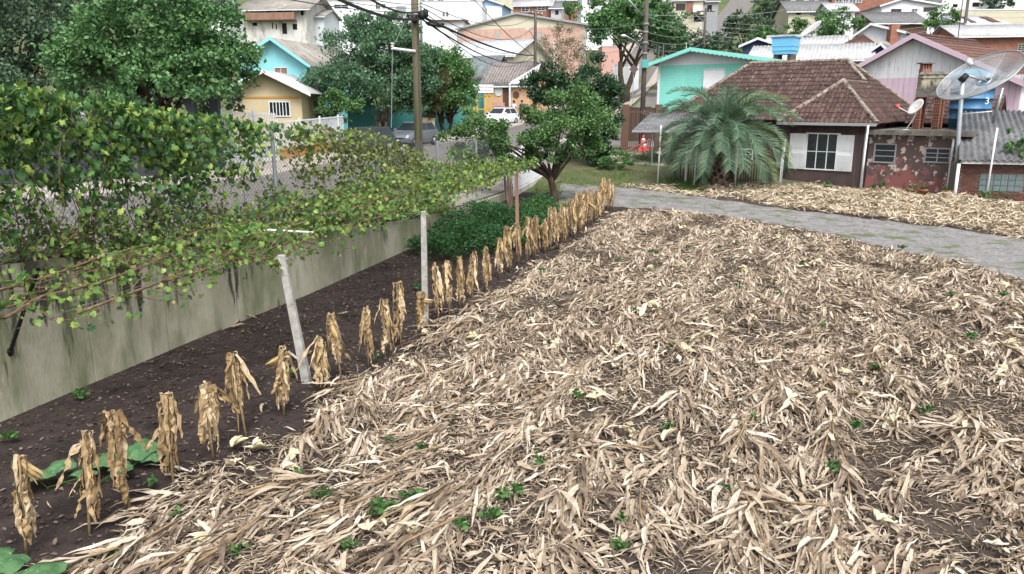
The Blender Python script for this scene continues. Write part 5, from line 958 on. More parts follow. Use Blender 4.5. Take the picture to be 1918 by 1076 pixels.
V = []; F = []; n0 = 0; base_v = np.array([tuple(v.co) for v in TM[0].vertices]); base_f = np.array([tuple(p_.vertices) for p_ in TM[0].polygons])
for t in vis_t[290:]+rest:
    Mm = np.array(tmat(t)); V.append(base_v@Mm[:3, :3].T+Mm[:3, 3]+rng.normal(0, .004, 3)); F.append(base_f+n0); n0 += len(base_v)
o = link('roof_tiles', mesh_np('roof_tiles', np.concatenate(V), np.concatenate(F)), 'tile', bh_); o['kind'] = 'stuff'
def caps(root, a, b, mat='tile_cap', r=.12, step=.36):
    a, b = Vector(a), Vector(b); n = max(1, int((b-a).length/step)); d = (b-a)/n
    mb = MB()
    for i in range(n):
        p_ = a+d*i; mb.tube([p_-d*.06, p_+d*1.05], [r*random.uniform(.95, 1.1), r*.85], 8)
    return mb.build('ridge_cap', mat, root)
caps(bh_, R_(ov-md, rb, RZ_+.02), R_(-MW+1.2-ov+md, rb, RZ_+.02)); caps(bh_, R_(-MW+1.2-ov, m0, EZ+.03), R_(-MW+1.2-ov+md, rb, RZ_+.03)); caps(bh_, R_(ov, -ov, EZ+.03), R_(wa[0], wa[1], zw+.03)); caps(bh_, R_(-WW-ov, -ov, EZ+.03), R_(wa[0], wa[1], zw+.03)); caps(bh_, R_(wa[0], wa[1], zw+.03), R_(wa[0], dm, zw+.03)); caps(bh_, R_(ov-md, rb, RZ_+.03), R_(ov-md*(zw-EZ)/(RZ_-EZ)*1.0, dm, zw+.03)); caps(bh_, R_(ov, m0+2*md, EZ+.03), R_(ov-md, rb, RZ_+.03))
bx('gutter', 'greywall', bh_, -WW-ov, ov, -ov-.14, -ov-.02, EZ-.13, EZ+.0, fr=f.P)
q0 = R_(-.05, -.1, GZ); MB().tube([(q0[0], q0[1], GZ-.1), (q0[0], q0[1], EZ-.1)], .06, 8).build('downpipe', 'whitepaint', bh_)
window(f, bh_, 1513, 251, 1566, 318, 'w', -.022, 'whitepaint', 2, 1)
for x0, x1, y0, y1 in ((1481, 1508, 250, 317), (1569, 1594, 253, 322)):
    u0, z1 = f.hit(x0, y0, -.1); u1, z0 = f.hit(x1, y1, -.1); s_ = bx('shutter', 'weathered', bh_, u0, u1, -.1, -.06, z0, z1, fr=f.P)
    for q in range(26):
        z = z0+.08+(z1-z0-.16)*q/26
        if abs(q-13) > 1: bx('slat', 'weathered', s_, u0+.05, u1-.05, -.118, -.099, z, z+.028, fr=f.P)
    for a in ((u0, u0+.045, z0, z1), (u1-.045, u1, z0, z1)): bx('stile', 'weathered', s_, a[0], a[1], -.125, -.102, a[2], a[3], fr=f.P)
window(f, bh_, 1385, 280, 1408, 300, 'w', WD+1.3, 'whitepaint', 1, 1)
# veranda rail
mb = MB(); z0, z1 = GZ+.15, GZ+1.1
vr = thing('veranda_railing', 'low dark veranda railing with thin balusters behind the palm', 'railing'); f2 = Fc(*atY(1262, 340, 39.2)[:2], 4); L = f2.hit(1462, 340)[0]
for z in (z1, z0): bx('rail', 'steel', vr, 0, L, -.02, .02, z-.02+.15, z+.02+.15, fr=f2.P)
for u in np.arange(.06, L, .13): bx('baluster', 'darkwood', vr, u-.022, u+.022, -.012, .012, z0+.17, z1+.13, fr=f2.P)
for x in (1283, 1376, 1461): u = f2.hit(x, 340)[0]; bx('post', 'weathered', vr, u-.045, u+.045, -.09, -.03, GZ-.1, zpx(268, 39), fr=f2.P)
lt = thing('lean_to', 'small corrugated lean-to roof on thin posts beside the palm', 'shed roof'); f3 = Fc(*atY(1192, 243, 43)[:2], 6); L = f3.hit(1335, 243)[0]; z0 = zpx(243, 43); z1 = zpx(212, 45.5)
slab('roof', 'corr', lt, f3.P(-.2, -.2, z0), f3.P(L, -.2, z0), f3.P(L, 2.6, z1), f3.P(.9, 2.6, z1), .2, .03); bx('gutter', 'greywall', lt, -.25, L, -.34, -.23, z0-.14, z0-.02, fr=f3.P)
for u in (.9, 3.0): q = f3.P(u, 0, 0); MB().tube([(q[0], q[1], G(q[0], q[1])-.1), (q[0], q[1], z0)], .04, 6).build('post', 'steel', lt)

# ---------------------------------------------------------------- annex with peeling paint, roof tanks, dishes
f = Fc(C0[0], C0[1], RT); an = thing('annex', 'flat roofed annex with dark paint peeling off pink plaster', 'outbuilding'); AW = f.hit(1786, 360)[0]; AD = 4.6; AZ = 3.28
bx('wall', 'peel', an, .06, AW, .12, AD, GZ-.6, AZ, fr=f.P); bx('roof_slab', 'slab', an, -.03, AW+.5, -.3, AD+.5, AZ, AZ+.22, fr=f.P)
window(f, an, 1641, 271, 1674, 304, 'w', .12, 'greywall', 0, 2); window(f, an, 1736, 279, 1776, 304, 'w', .12, 'greywall', 1, 2)
MB().tube([R_(AW-.25, -.12, GZ-.1), R_(AW-.25, -.12, AZ-.1)], .05, 8).build('drainpipe', 'weathered', an)
top = AZ+.22
def on(px, py, d): u, z = f.hit(px, py, d); return f.P(u, d, z)
ct = thing('concrete_tank', 'grey stained concrete water tank on hollow brick pillars', 'water tank'); dT = 2.0; u0 = f.hit(1710, 230, dT)[0]; u1 = f.hit(1757, 230, dT)[0]; zt0 = f.hit(1740, 181, dT)[1]; zt1 = f.hit(1740, 140, dT)[1]; cx = (u0+u1)/2; hw = (u1-u0)/2; dc = dT+hw
MB().hexa([f.P(cx+a*hw*.93, dc+b*hw*.93, zt0+.36) for a, b in ((-1, -1), (1, -1), (1, 1), (-1, 1))], [f.P(cx+a*hw, dc+b*hw, zt1) for a, b in ((-1, -1), (1, -1), (1, 1), (-1, 1))]).build('body', 'tank_conc', ct)
bx('base_slab', 'slab', ct, cx-hw*1.05, cx+hw*1.05, dc-hw*1.05, dc+hw*1.05, zt0, zt0+.355, fr=f.P); bx('rim', 'tank_conc', ct, cx-hw*1.04, cx+hw*1.04, dc-hw*1.04, dc+hw*1.04, zt1-.16, zt1-.09, fr=f.P); MB().hexa([f.P(cx+a*hw*1.07, dc+b*hw*1.07, zt1+.004) for a, b in ((-1, -1), (1, -1), (1, 1), (-1, 1))], [f.P(cx+a*hw*.8, dc+b*hw*.8, zt1+.14) for a, b in ((-1, -1), (1, -1), (1, 1), (-1, 1))]).build('lid', 'slab', ct)
hb = MB(); hb.box(-.15, .15, -.1, .1, 0, .145); hbm = hb.mesh('hollow_brick'); hbm.materials.append(mt['hollow']); ho = MB()
for a in range(3):
    for b in range(2): ho.box(-.12+a*.085, -.06+a*.085, -.106, -.098, .02+b*.065, .062+b*.065)
hom = ho.mesh('hollow_holes'); hom.materials.append(mt['dark'])
for a in (-1, 1):
    for b in (-1, 1):
        for q in range(int((zt0-top)/.15)+1):
            z = top+q*.15
            if z > zt0-.05: break
            c = f.P(cx+a*hw*.75, dc+b*hw*.75, z); o = link('hollow_brick', hbm, None, ct); o.location = c; s_ = min(1, (zt0-z)/.15); o.scale = (1, 1, s_); o.rotation_euler = (0, 0, -math.radians(RT)+random.gauss(0, .03)); link('brick_holes', hom, None, o)
bt = thing('water_tank', 'big round blue plastic water tank behind the mesh dish', 'water tank'); dB = 3.5; ub = f.hit(1812, 230, dB)[0]; zb0 = f.hit(1820, 231, dB)[1]; zb1 = f.hit(1820, 146, dB)[1]; rb_ = (f.hit(1868, 170, dB)[0]-f.hit(1772, 170, dB)[0])/2*.92; c = f.P(ub, dB+.2, zb0)
zb0 = max(top+.01, min(zb0, top+.06)); c = (c[0], c[1], zb0); hh = zb1-zb0; prof = [(rb_*.84, 0)]
for q in range(5): z = hh*(q+1)/5; rr = rb_*(.84+.16*(q+1)/5); prof += [(rr-.02, z-.06), (rr+.02, z-.05), (rr+.02, z-.01), (rr-.005, z)]
MB().lathe(prof, 32, c).build('body', 'tank_blue', bt, True); MB().lathe([(rb_*1.03, 0), (rb_*1.03, .06), (rb_*.9, .2), (rb_*.5, .36), (rb_*.15, .42)], 32, (c[0], c[1], c[2]+hh+.004)).build('lid', 'tank_lid', bt, True)
q = Vector(on(1796, 190, dB-rb_*.55)); text('3', .42, (q.x+.9, q.y-.75, q.z), math.radians(-RT+20), 'white', bt, 'numeral')
# mesh dish on its pole
pd = Vector(R_(AW+.12, -.55, 0)); pz = G(pd.x, pd.y); sd = thing('satellite_dish', 'large grey mesh satellite dish on a rusty steel pole', 'satellite dish', (pd.x, pd.y, pz)); zt = zpx(146, pd.y)
tx = ray(1803, 150); tt = pd.y/tx[1]; dxp = tx[0]*tt-pd.x
MB().tube([(0, 0, -.1), (dxp*.5, 0, (zt-pz)*.5), (dxp, 0, zt-pz)], .09, 10).build('pole', 'pole_steel', sd, True)
hd = atY(1806, 140, pd.y)-Vector((pd.x, pd.y, pz)); MB().tube([hd+Vector((-.12, 0, -.28)), hd+Vector((.1, -.05, 0))], [.16, .12], 8).build('mount', 'black', sd, True)
A = atY(1768, 186, pd.y); Bq = atY(1902, 96, pd.y); cen = A.lerp(Bq, .5); ax = (Bq-A).normalized(); R = (Bq-A).length/2; vw = (Vector((0, 0, CAMH))-cen).normalized()
side = ax.cross(vw).normalized(); nrm = (vw*.33+side.cross(Vector((0, 0, 0)))).normalized() if False else (vw*.36+ax.cross(side).normalized()*0+(-(side))*.0).normalized()
# dish axis: seen at a low angle, tipped up and to the left
perp = vw.cross(ax).normalized(); perp = perp if perp.z > 0 else -perp
nrm = (vw*.5+perp*.87).normalized(); sec = nrm.cross(ax).normalized(); base = Vector((pd.x, pd.y, pz))
def dpt(r_, a, depth=.42): return cen-base+ax*(R*r_*math.cos(a))+sec*(R*r_*math.sin(a))+nrm*(depth*(r_*r_-1))
mb = MB(); na = 110
for r_ in [.16, .3]+[.3+.7*k/40 for k in range(1, 41)]:
    mb.tube([dpt(r_, 2*math.pi*k/48) for k in range(49)], .0058, 3, False)
for k in range(na): mb.tube([dpt(r_, 2*math.pi*k/na) for r_ in (.12, .4, .7, 1)], .0058, 3, False)
o = mb.build('mesh', 'dishmesh', sd); o['kind'] = 'stuff'
MB().tube([dpt(1, 2*math.pi*k/48) for k in range(49)], .035, 6, False).build('rim', 'steel', sd, True)
for k in range(8): MB().tube([dpt(r_, 2*math.pi*k/8+.3)-nrm*.01 for r_ in (.1, .35, .6, .8, 1)], .022, 5).build('rib', 'steel', sd, True)
MB().tube([dpt(.15, 2*math.pi*k/12) for k in range(13)], .05, 6, False).build('hub', 'steel', sd, True)
fd = cen-base+nrm*(1.15-.42)
for k in range(3): MB().tube([dpt(.9, 2*math.pi*k/3+.6), fd], .014, 5).build('feed_strut', 'steel', sd, True)
MB().tube([fd+nrm*.18, fd-nrm*.12], [.13, .1], 10).build('feed_horn', 'whitepaint', sd, True)
MB().tube([hd, dpt(.05, 0)-nrm*.03], .05, 6).build('arm', 'steel', sd, True)
st2 = Vector(R_(AW+.35, 1.2, top)); zz = zpx(172, st2.y); st2x = ray(1873, 172); t_ = st2.y/st2x[1]
MB().tube([Vector(on(1860, 230, 1.0))-base, Vector(on(1878, 165, 1.0))-base], .07, 8).build('brace_post', 'steel', sd, True)
MB().tube([Vector(on(1802, 214, .6))-base, Vector(on(1858, 209, .9))-base], .03, 6).build('brace_bar', 'weathered', sd, True)
# small offset dish on the slab
dB2 = .5; b0 = Vector(on(1697, 237, dB2)); b0.z = top; od = thing('small_dish', 'small pale offset dish with a red feed on the annex roof', 'satellite dish', tuple(b0))
k1 = Vector(on(1715, 214, dB2))-b0; kc = Vector(on(1717, 202, dB2))-b0; MB().tube([(0, 0, 0), k1*.55+Vector((.05, 0, .02)), k1, kc], .028, 6).build('mast', 'weathered', od, True); bx('foot', 'weathered', od, -.14, .14, -.1, .1, -.005, .02)
ax2 = Vector((.55, .25, .8)).normalized(); n2 = Vector((-.8, -.2, .56)); n2 = (n2-ax2*n2.dot(ax2)).normalized(); s2 = n2.cross(ax2); mb = MB(); vs = []; fs = []
for i in range(5):
    for k in range(24): a = 2*math.pi*k/24; r_ = i/4; vs.append(kc+ax2*(.42*r_*math.cos(a))+s2*(.38*r_*math.sin(a))+n2*(.08*r_*r_))
for i in range(4):
    for k in range(24): fs.append((i*24+k, i*24+(k+1) % 24, (i+1)*24+(k+1) % 24, (i+1)*24+k))
o = mb.add(vs, fs).build('reflector', 'stainwhite', od, True); md_ = o.modifiers.new('thick', 'SOLIDIFY'); md_.thickness = .02
fe = Vector(on(1681, 200, dB2))-b0; MB().tube([kc-ax2*.4, fe], .018, 5).build('feed_arm', 'weathered', od); MB().tube([fe+Vector((-.08, 0, 0)), fe+Vector((.08, 0, .02))], .085, 8).build('feed', 'red', od, True)
ch_ = thing('chimney', 'short red brick chimney with a flat cap behind the concrete tank', 'chimney'); q = Vector(on(1734, 130, 11)); q2 = on(1734, 120, 11)
bx('stack', 'brick_far', ch_, q.x-.28, q.x+.28, q.y-.2, q.y+.2, G(q.x, q.y)-.2, q.z); bx('cap', 'slab', ch_, q.x-.38, q.x+.38, q.y-.3, q.y+.3, q2[2]+.0, q2[2]+.06)
for a in (-.22, -.07, .08, .22): bx('vent_brick', 'brick_far', ch_, q.x+a-.04, q.x+a+.04, q.y-.18, q.y+.18, q.z+.002, q2[2]-.002)

# ---------------------------------------------------------------- brick shed
s0 = atY(1792, 372, 33.4); sh = thing('brick_shed', 'low brick shed with mossy corrugated roof and glass block window', 'shed'); f4 = Fc(s0.x, s0.y, 14); L = 6.5; sz0 = G(s0.x, s0.y)-.4; se = zpx(306, 33.4)
bx('wall', 'mortar', sh, 0, L, .03, 4.4, sz0, se, fr=f4.P)
bm_ = MB().box(0, .215, 0, .07, 0, .062); o = bm_.mesh('brick'); o.materials.append(mt['brick']); gbu0, gbz1 = f4.hit(1836, 326); gbu1, gbz0 = f4.hit(1912, 360); nb = 0
for r_ in range(40):
    z = sz0+.35+r_*.075
    if z > se-.07: break
    u = -.11*(r_ % 2)+.005
    while u < 3.6:
        if not (u+.2 > gbu0 and u < gbu1 and z+.06 > gbz0 and z < gbz1) and u >= 0 and nb < 300:
            b_ = link('brick', o, None, sh); b_.location = f4.P(u, random.uniform(-.012, .0), z); b_.rotation_euler = (0, 0, -math.radians(14)); nb += 1
        u += .228
gu = (gbu1-gbu0)/6; gh = (gbz1-gbz0)/3
for a in range(6):
    for b in range(3): bx('glass_block', 'glass_block', sh, gbu0+a*gu+.012, gbu0+(a+1)*gu-.012, -.02, .04, gbz0+b*gh+.012, gbz0+(b+1)*gh-.012, fr=f4.P)
bx('beam', 'weathered', sh, -.1, L, -.35, -.22, se+.0, se+.14, fr=f4.P); zr = zpx(207, 38); slab('roof', 'corr', sh, f4.P(-.25, -.45, se+.16), f4.P(L, -.45, se+.16), f4.P(L, 4.4, zr), f4.P(-.25+1.1, 4.4, zr), .27, .06, .03)
q = f4.P(-.18, -.3, 0); MB().tube([(q[0], q[1], sz0), (q[0], q[1], se)], .07, 8).build('post', 'weathered', sh, True)
tree('hanging_plant', 'leafy green climber hanging over the shed roof', tuple(atY(1912, 372, 33)[:2]), [blob(1906, 262, 33.2, 24, 24), blob(1918, 300, 33, 18, 40)], 'leaf_mid', .1, 3.4, .025, 2, cat='climber', limbs=4)
tree('weedy_shrub', 'low tangle of green plants at the foot of the brick shed', tuple(atY(1890, 385, 32)[:2]), [blob(1890, 378, 32, 40, 12), blob(1860, 366, 32.4, 25, 9)], 'leaf_citrus', .08, 3.0, .012, 3, cat='shrub', limbs=4)
tree('weedy_shrub', 'small grassy bush against the peeling annex wall', tuple(atY(1645, 362, 36.3)[:2]), [blob(1644, 350, 36.3, 15, 12)], 'weed', .1, 3.2, .01, 3, cat='shrub', limbs=3)
for x, y, lab, s in ((1772, 372, 'terracotta flower pot at the foot of the annex drainpipe', 1.0), (1705, 366, 'dull flower pot beside the peeling wall', .8), (1728, 368, 'brownish flower pot between others at the peeling wall', .9), (1550, 358, 'grey pot under the white shuttered window', .9)):
    p = onfield(x, y); pt = thing('flower_pot', lab, 'flower pot', (p.x, p.y, G(p.x, p.y)), 0, 'pots along the house'); MB().lathe([(.14*s, 0), (.2*s, .26*s), (.23*s, .26*s), (.23*s, .34*s), (.19*s, .34*s), (.18*s, .28*s)], 14).build('pot', 'pot' if x != 1550 else 'slab', pt, True)
    P = rng.normal(0, .09, (30, 3))*[1, 1, .6]+[0, 0, .38*s]; leaves('plant', P, unit(30)+[0, 0, .4], np.full(30, .13), 'weed', pt, OVAL)
# low chain link fence in front of the house
lf = thing('garden_fence', 'thin chain link fence with white posts in front of the brown house', 'fence'); fpts = [atY(1232, 335, 38.2), atY(1300, 338, 37.9), atY(1376, 343, 37.9), atY(1462, 346, 37.4), atY(1612, 353, 36.4), atY(1846, 377, 32.6), atY(1990, 395, 30.5)]
fpts = [(p.x, p.y, 0) for p in fpts]; tops_ = [235, 275, 275, 262, 235, 240, 240]
h0 = lambda v: G(v.x, v.y)+.05; h1 = lambda v: G(v.x, v.y)+2.55
for p, ty in zip(fpts, tops_):
    z = G(p[0], p[1]); MB().tube([(p[0], p[1], z-.1), (p[0]+.05, p[1], zpx(ty, p[1]))], .04, 7).build('post', 'weathered', lf, True)
chain_bays(lf, fpts[3:], h0, h1, .09, .0016)
# ---------------------------------------------------------------- pink house
p = atY(1718, 66, 51); ph = thing('pink_house', 'pink and white board house with clay tile gable roof', 'house'); f = Fc(p.x, p.y, 51); zp = p.z; uL, zL = f.hit(1602, 131); uR, zR = f.hit(1930, 158); dp = 9; zb = G(p.x, p.y)-1
zl = lambda u: zp+(zL-zp)*(u/uL) if u < 0 else zp+(zR-zp)*(u/uR)
uw0, uw1 = uL+.5, uR-.4
MB().prism([f.P(uw0, 0, zb), f.P(uw1, 0, zb), f.P(uw1, 0, zl(uw1)-.1), f.P(0, 0, zp-.1), f.P(uw0, 0, zl(uw0)-.1)], (0, 0, 0), (f.e2[0]*dp, f.e2[1]*dp, 0)).build('wall', 'weathered', ph)
zm = f.hit(1700, 146)[1]; zm2 = f.hit(1890, 152)[1]; zmm = zm
u = uw0
while u < uw1-.05:
    u2 = min(u+.36, uw1); zt_ = min(zl(u), zl(u2))-.16
    MB().prism([f.P(u+.008, -.03, min(zmm, zt_)), f.P(u2-.008, -.03, min(zmm, zt_)), f.P(u2-.008, -.03, max(zmm+.02, zl(u2)-.14)), f.P(u+.008, -.03, max(zmm+.02, zl(u)-.14))], (0, 0, 0), (f.e2[0]*.026, f.e2[1]*.026, 0)).build('gable_board', 'weathered', ph)
    bx('board', 'pink', ph, u+.008, u2-.008, -.05, -.004, zb, min(zmm-.004, zt_), fr=f.P); u = u2
for s, (ue, z_) in ((-1, (uL, zL)), (1, (uR, zR))):
    A, Bq, C, D = f.P(ue, -.5, z_), f.P(ue, dp, z_), f.P(0, dp, zp), f.P(0, -.5, zp)
    if s < 0: slab('roof', 'tile_far', ph, Bq, A, D, C, .24, .02)
    else:
        n = 13
        for k in range(n):
            a0 = Vector(A).lerp(Vector(D), k/n); a1 = Vector(A).lerp(Vector(D), (k+1.12)/n); b0 = Vector(Bq).lerp(Vector(C), k/n); b1 = Vector(Bq).lerp(Vector(C), (k+1.12)/n); lift = Vector((0, 0, .045)); slab('tile_row', 'tile_far', ph, a0+lift, b0+lift, b1, a1, .24, .02, .03)
    a = Vector(f.P(ue, -.55, z_)); b = Vector(f.P(0, -.55, zp)); off = Vector((f.e2[0]*.04, f.e2[1]*.04, 0)); MB().prism([a+Vector((0, 0, -.22)), b+Vector((0, 0, -.22)), b+Vector((0, 0, .1)), a+Vector((0, 0, .1))], (0, 0, 0), off).build('bargeboard', 'pink', ph)
caps(ph, f.P(0, -.5, zp+.05), f.P(0, dp, zp+.05), 'tile_far', .12)
an2 = atY(1795, 66, 54); am = thing('roof_antenna', 'thin rusty antenna mast on the pink house ridge', 'antenna', (an2.x, an2.y, an2.z-.8)); MB().tube([(0, 0, 0), (0, 0, 3.6)], .03, 5).build('mast', 'poledark', am); MB().tube([(-.5, 0, 3.2), (.5, 0, 3.2)], .015, 4).build('element', 'steel', am)

# ---------------------------------------------------------------- white picket fence, pale wall, brown gate
def picket(name, lab, A, Bp, hgt, mat, pick=.11, gap=.035, base_h=.25, bmat='stainwhite', th=.03, rails=(.25, .8)):
    A = Vector(A); Bp = Vector(Bp); L = (Bp-A).length; rot = -math.degrees(math.atan2(Bp.y-A.y, Bp.x-A.x)); f = Fc(A.x, A.y, rot); t = thing(name, lab, 'fence'); g = lambda u: G(f.P(u, 0, 0)[0]+.4*f.e2[0]*0, f.P(u, 0, 0)[1])
    zz = lambda u: A.z+(Bp.z-A.z)*u/L; n = int(L/(pick+gap)); mbs = MB()
    mbs.hexa([f.P(0, -.1, zz(0)-.6), f.P(L, -.1, zz(L)-.6), f.P(L, .1, zz(L)-.6), f.P(0, .1, zz(0)-.6)], [f.P(0, -.1, zz(0)+base_h), f.P(L, -.1, zz(L)+base_h), f.P(L, .1, zz(L)+base_h), f.P(0, .1, zz(0)+base_h)]); mbs.build('base_wall', bmat, t)
    for i in range(n):
        u = i*(pick+gap); z = zz(u)+base_h+.05; MB().prism([f.P(u, -th, z), f.P(u+pick, -th, z), f.P(u+pick, -th, z+hgt-.06), f.P(u+pick/2, -th, z+hgt), f.P(u, -th, z+hgt-.06)], (0, 0, 0), (f.e2[0]*th, f.e2[1]*th, 0)).build('picket', mat, t)
    for k in rails: MB().hexa([f.P(0, .002, zz(0)+base_h+hgt*k-.04), f.P(L, .002, zz(L)+base_h+hgt*k-.04), f.P(L, .05, zz(L)+base_h+hgt*k-.04), f.P(0, .05, zz(0)+base_h+hgt*k-.04)], [f.P(0, .002, zz(0)+base_h+hgt*k+.04), f.P(L, .002, zz(L)+base_h+hgt*k+.04), f.P(L, .05, zz(L)+base_h+hgt*k+.04), f.P(0, .05, zz(0)+base_h+hgt*k+.04)]).build('rail', mat, t)
    return t
a = Vector((.05, 34.2, .72)); b = Vector((1.62, 40.8, .85)); picket('picket_fence', 'white picket fence on a low wall beside the citrus tree', a, b, 1.5, 'white', .13, .04, .2)
gt = thing('white_gate', 'tall white panel gate behind the citrus trunk', 'gate'); fg = Fc(.0, 34.6, -76); 
for k in range(16): bx('panel', 'white', gt, k*.2+.005, k*.2+.195, .25, .29, .9, 2.55, fr=fg.P)
for z in (1.0, 2.4): bx('rail', 'white', gt, 0, 3.2, .29, .34, z, z+.1, fr=fg.P)
for u in (-.1, 3.3): bx('post', 'white', gt, u-.08, u+.08, .2, .36, .5, 2.7, fr=fg.P)
bw = thing('boundary_wall', 'pale beige plastered boundary wall behind the citrus tree', 'wall'); fb = Fc(1.75, 41.2, -72); bx('wall', 'stainwhite', bw, 0, 7.5, 0, .2, .4, 2.35, fr=fb.P); bx('coping', 'walk', bw, -.05, 7.55, -.05, .25, 2.352, 2.42, fr=fb.P)
br = thing('brown_gate', 'dark brown metal gate with thick posts by the driveway', 'gate'); fg = Fc(*gp(1168, 285, 48), 4); zg = G(*gp(1195, 285, 48))
for x, w_ in ((1170, .22), (1232, .2)):
    u = fg.hit(x, 260)[0]; bx('post', 'brown', br, u-w_, u+w_, -.15, .2, zg-.3, zpx(196, 48), fr=fg.P)
u0, u1 = fg.hit(1172, 250)[0], fg.hit(1232, 250)[0]
for z in (zg+.15, zg+2.3): bx('rail', 'brown', br, u0, u1, 0, .05, z, z+.07, fr=fg.P)
for k in range(16): u = u0+(u1-u0)*k/15; bx('bar', 'brown', br, u-.018, u+.018, .01, .04, zg+.1, zg+2.45, fr=fg.P)
bp2 = thing('board_fence', 'weathered brown board fence along the driveway behind the gate', 'fence'); fg2 = Fc(*gp(1168, 230, 52), -10); zz = G(*gp(1200, 230, 52))
for k in range(13): u = k*.24; bx('board', 'darkwood', bp2, u, u+.22, 0, .03, zz-.3, zz+2.2+.1*random.random(), fr=fg2.P)
for z in (zz+.5, zz+1.8): bx('rail', 'brown', bp2, 0, 3.1, .032, .09, z, z+.1, fr=fg2.P)
rl = thing('red_ramp_rail', 'faded red slanting rail beside the traffic cone', 'railing'); a = atY(1172, 285, 46.5); b = atY(1218, 262, 47.2); MB().tube([a, b], .06, 6).build('rail', 'redpaint', rl)
for k in (0, .35, .7, 1): q = a.lerp(b, k); MB().tube([(q.x, q.y, q.z), (q.x, q.y, G(q.x, q.y)-.05)], .035, 5).build('post', 'redpaint', rl)
cp = onground(1204, 284, 38); cz = G(cp.x, cp.y)+.02; cone = thing('traffic_cone', 'red and white traffic cone on the driveway', 'traffic cone', (cp.x, cp.y, cz)); s = (zpx(257, cp.y)-cz)/.9
MB().hexa([(a*.32, b*.32, 0) for a, b in ((-1, -1), (1, -1), (1, 1), (-1, 1))], [(a*.3, b*.3, .12) for a, b in ((-1, -1), (1, -1), (1, 1), (-1, 1))]).build('base', 'orangecone', cone); MB().lathe([(.24, .12), (.21, .25)], 16).build('body', 'orangecone', cone, True)
for i, (z0, z1) in enumerate(((.25, .4), (.4, .55), (.55, .7), (.7, .9))): r = lambda z: .21-.16*(z-.25)/.65; MB().lathe([(r(z0), z0), (r(z1), z1)], 16).build('stripe' if i % 2 == 0 else 'body', 'whitepaint' if i % 2 == 0 else 'orangecone', cone, True)
cone.scale = (min(1.5, max(.7, s*1.15)),)*3
# far side of the street: blue wall, white gates, orange wall with railing, teal wall
def far_wall(name, lab, x0, x1, yb, yt, Y0, Y1, mat, cat='wall', th=.2):
    A = atY(x0, yb, Y0); Bp = atY(x1, yb, Y1); t = thing(name, lab, cat); rot = -math.degrees(math.atan2(Bp.y-A.y, Bp.x-A.x)); f = Fc(A.x, A.y, rot); L = math.hypot(Bp.x-A.x, Bp.y-A.y); ga, gb = G(A.x, A.y), G(Bp.x, Bp.y); za, zb_ = zpx(yt[0], Y0), zpx(yt[1], Y1)
    MB().hexa([f.P(0, 0, ga-.3), f.P(L, 0, gb-.3), f.P(L, th, gb-.3), f.P(0, th, ga-.3)], [f.P(0, 0, za), f.P(L, 0, zb_), f.P(L, th, zb_), f.P(0, th, za)]).build('wall', mat, t); MB().hexa([f.P(-.02, -.04, za+.003), f.P(L+.02, -.04, zb_+.003), f.P(L+.02, th+.04, zb_+.003), f.P(-.02, th+.04, za+.003)], [f.P(-.02, -.04, za+.07), f.P(L+.02, -.04, zb_+.07), f.P(L+.02, th+.04, zb_+.07), f.P(-.02, th+.04, za+.07)]).build('coping', mat, t)
    return t, f, L, za, zb_
def bars(t, f, L, za, zb_, h, sp=.13, mat='whitepaint', post=2.2):
    for k in (.08, .95): MB().hexa([f.P(0, .08, za+h*k), f.P(L, .08, zb_+h*k), f.P(L, .12, zb_+h*k), f.P(0, .12, za+h*k)], [f.P(0, .08, za+h*k+.04), f.P(L, .08, zb_+h*k+.04), f.P(L, .12, zb_+h*k+.04), f.P(0, .12, za+h*k+.04)]).build('rail', mat, t)
    for u in np.arange(.05, L, sp): z = za+(zb_-za)*u/L; bx('bar', mat, t, u-.014, u+.014, .086, .114, z+.05, z+h, fr=f.P)
    for u in np.arange(0, L+.1, post): z = za+(zb_-za)*u/L; bx('post', mat, t, u-.045, u+.045, .055, .145, z+.03, z+h+.1, fr=f.P)
far_wall('blue_wall', 'low blue purple wall across the street behind the vine', -120, 330, 335, (292, 290), 26, 34, 'purple')
for x, Y in ((214, 33.5), (268, 34.5), (368, 36), (412, 37.5)):
    q = atY(x, 300, Y); c = thing('blue_column', 'blue painted gate column %s' % {214: 'left of the pale grille', 268: 'behind the thick of the vine', 368: 'beside the blue wall end', 412: 'next to the white gate'}[x], 'column', (q.x, q.y, G(q.x, q.y))); hcol = zpx(190, Y)-G(q.x, q.y); bx('shaft', 'purple', c, -.2, .2, -.2, .2, -.2, hcol); bx('cap', 'purple', c, -.27, .27, -.27, .27, hcol+.002, hcol+.12)
t, f, L, za, zb_ = far_wall('white_gate', 'white steel bar gate of the beige house', 425, 525, 305, (296, 292), 37.5, 41, 'offwhite', 'gate'); bars(t, f, L, za, zb_, 2.2, .12)
t, f, L, za, zb_ = far_wall('orange_wall', 'low orange wall with white railing in front of the beige house', 527, 650, 300, (283, 264), 41, 48, 'orange'); bars(t, f, L, za, zb_, 1.5, .13)
far_wall('teal_wall', 'turquoise boundary wall below the grey green tree', 655, 872, 255, (196, 205), 56, 62, 'teal')
gb = far_wall('bamboo_gate', 'pale bamboo slat gate in the turquoise wall', 792, 815, 250, (222, 224), 54, 54.5, 'beige', 'gate')
far_wall('street_wall', 'white roadside wall beyond the umbrella tree', 1150, 1196, 160, (122, 122), 96, 110, 'white')

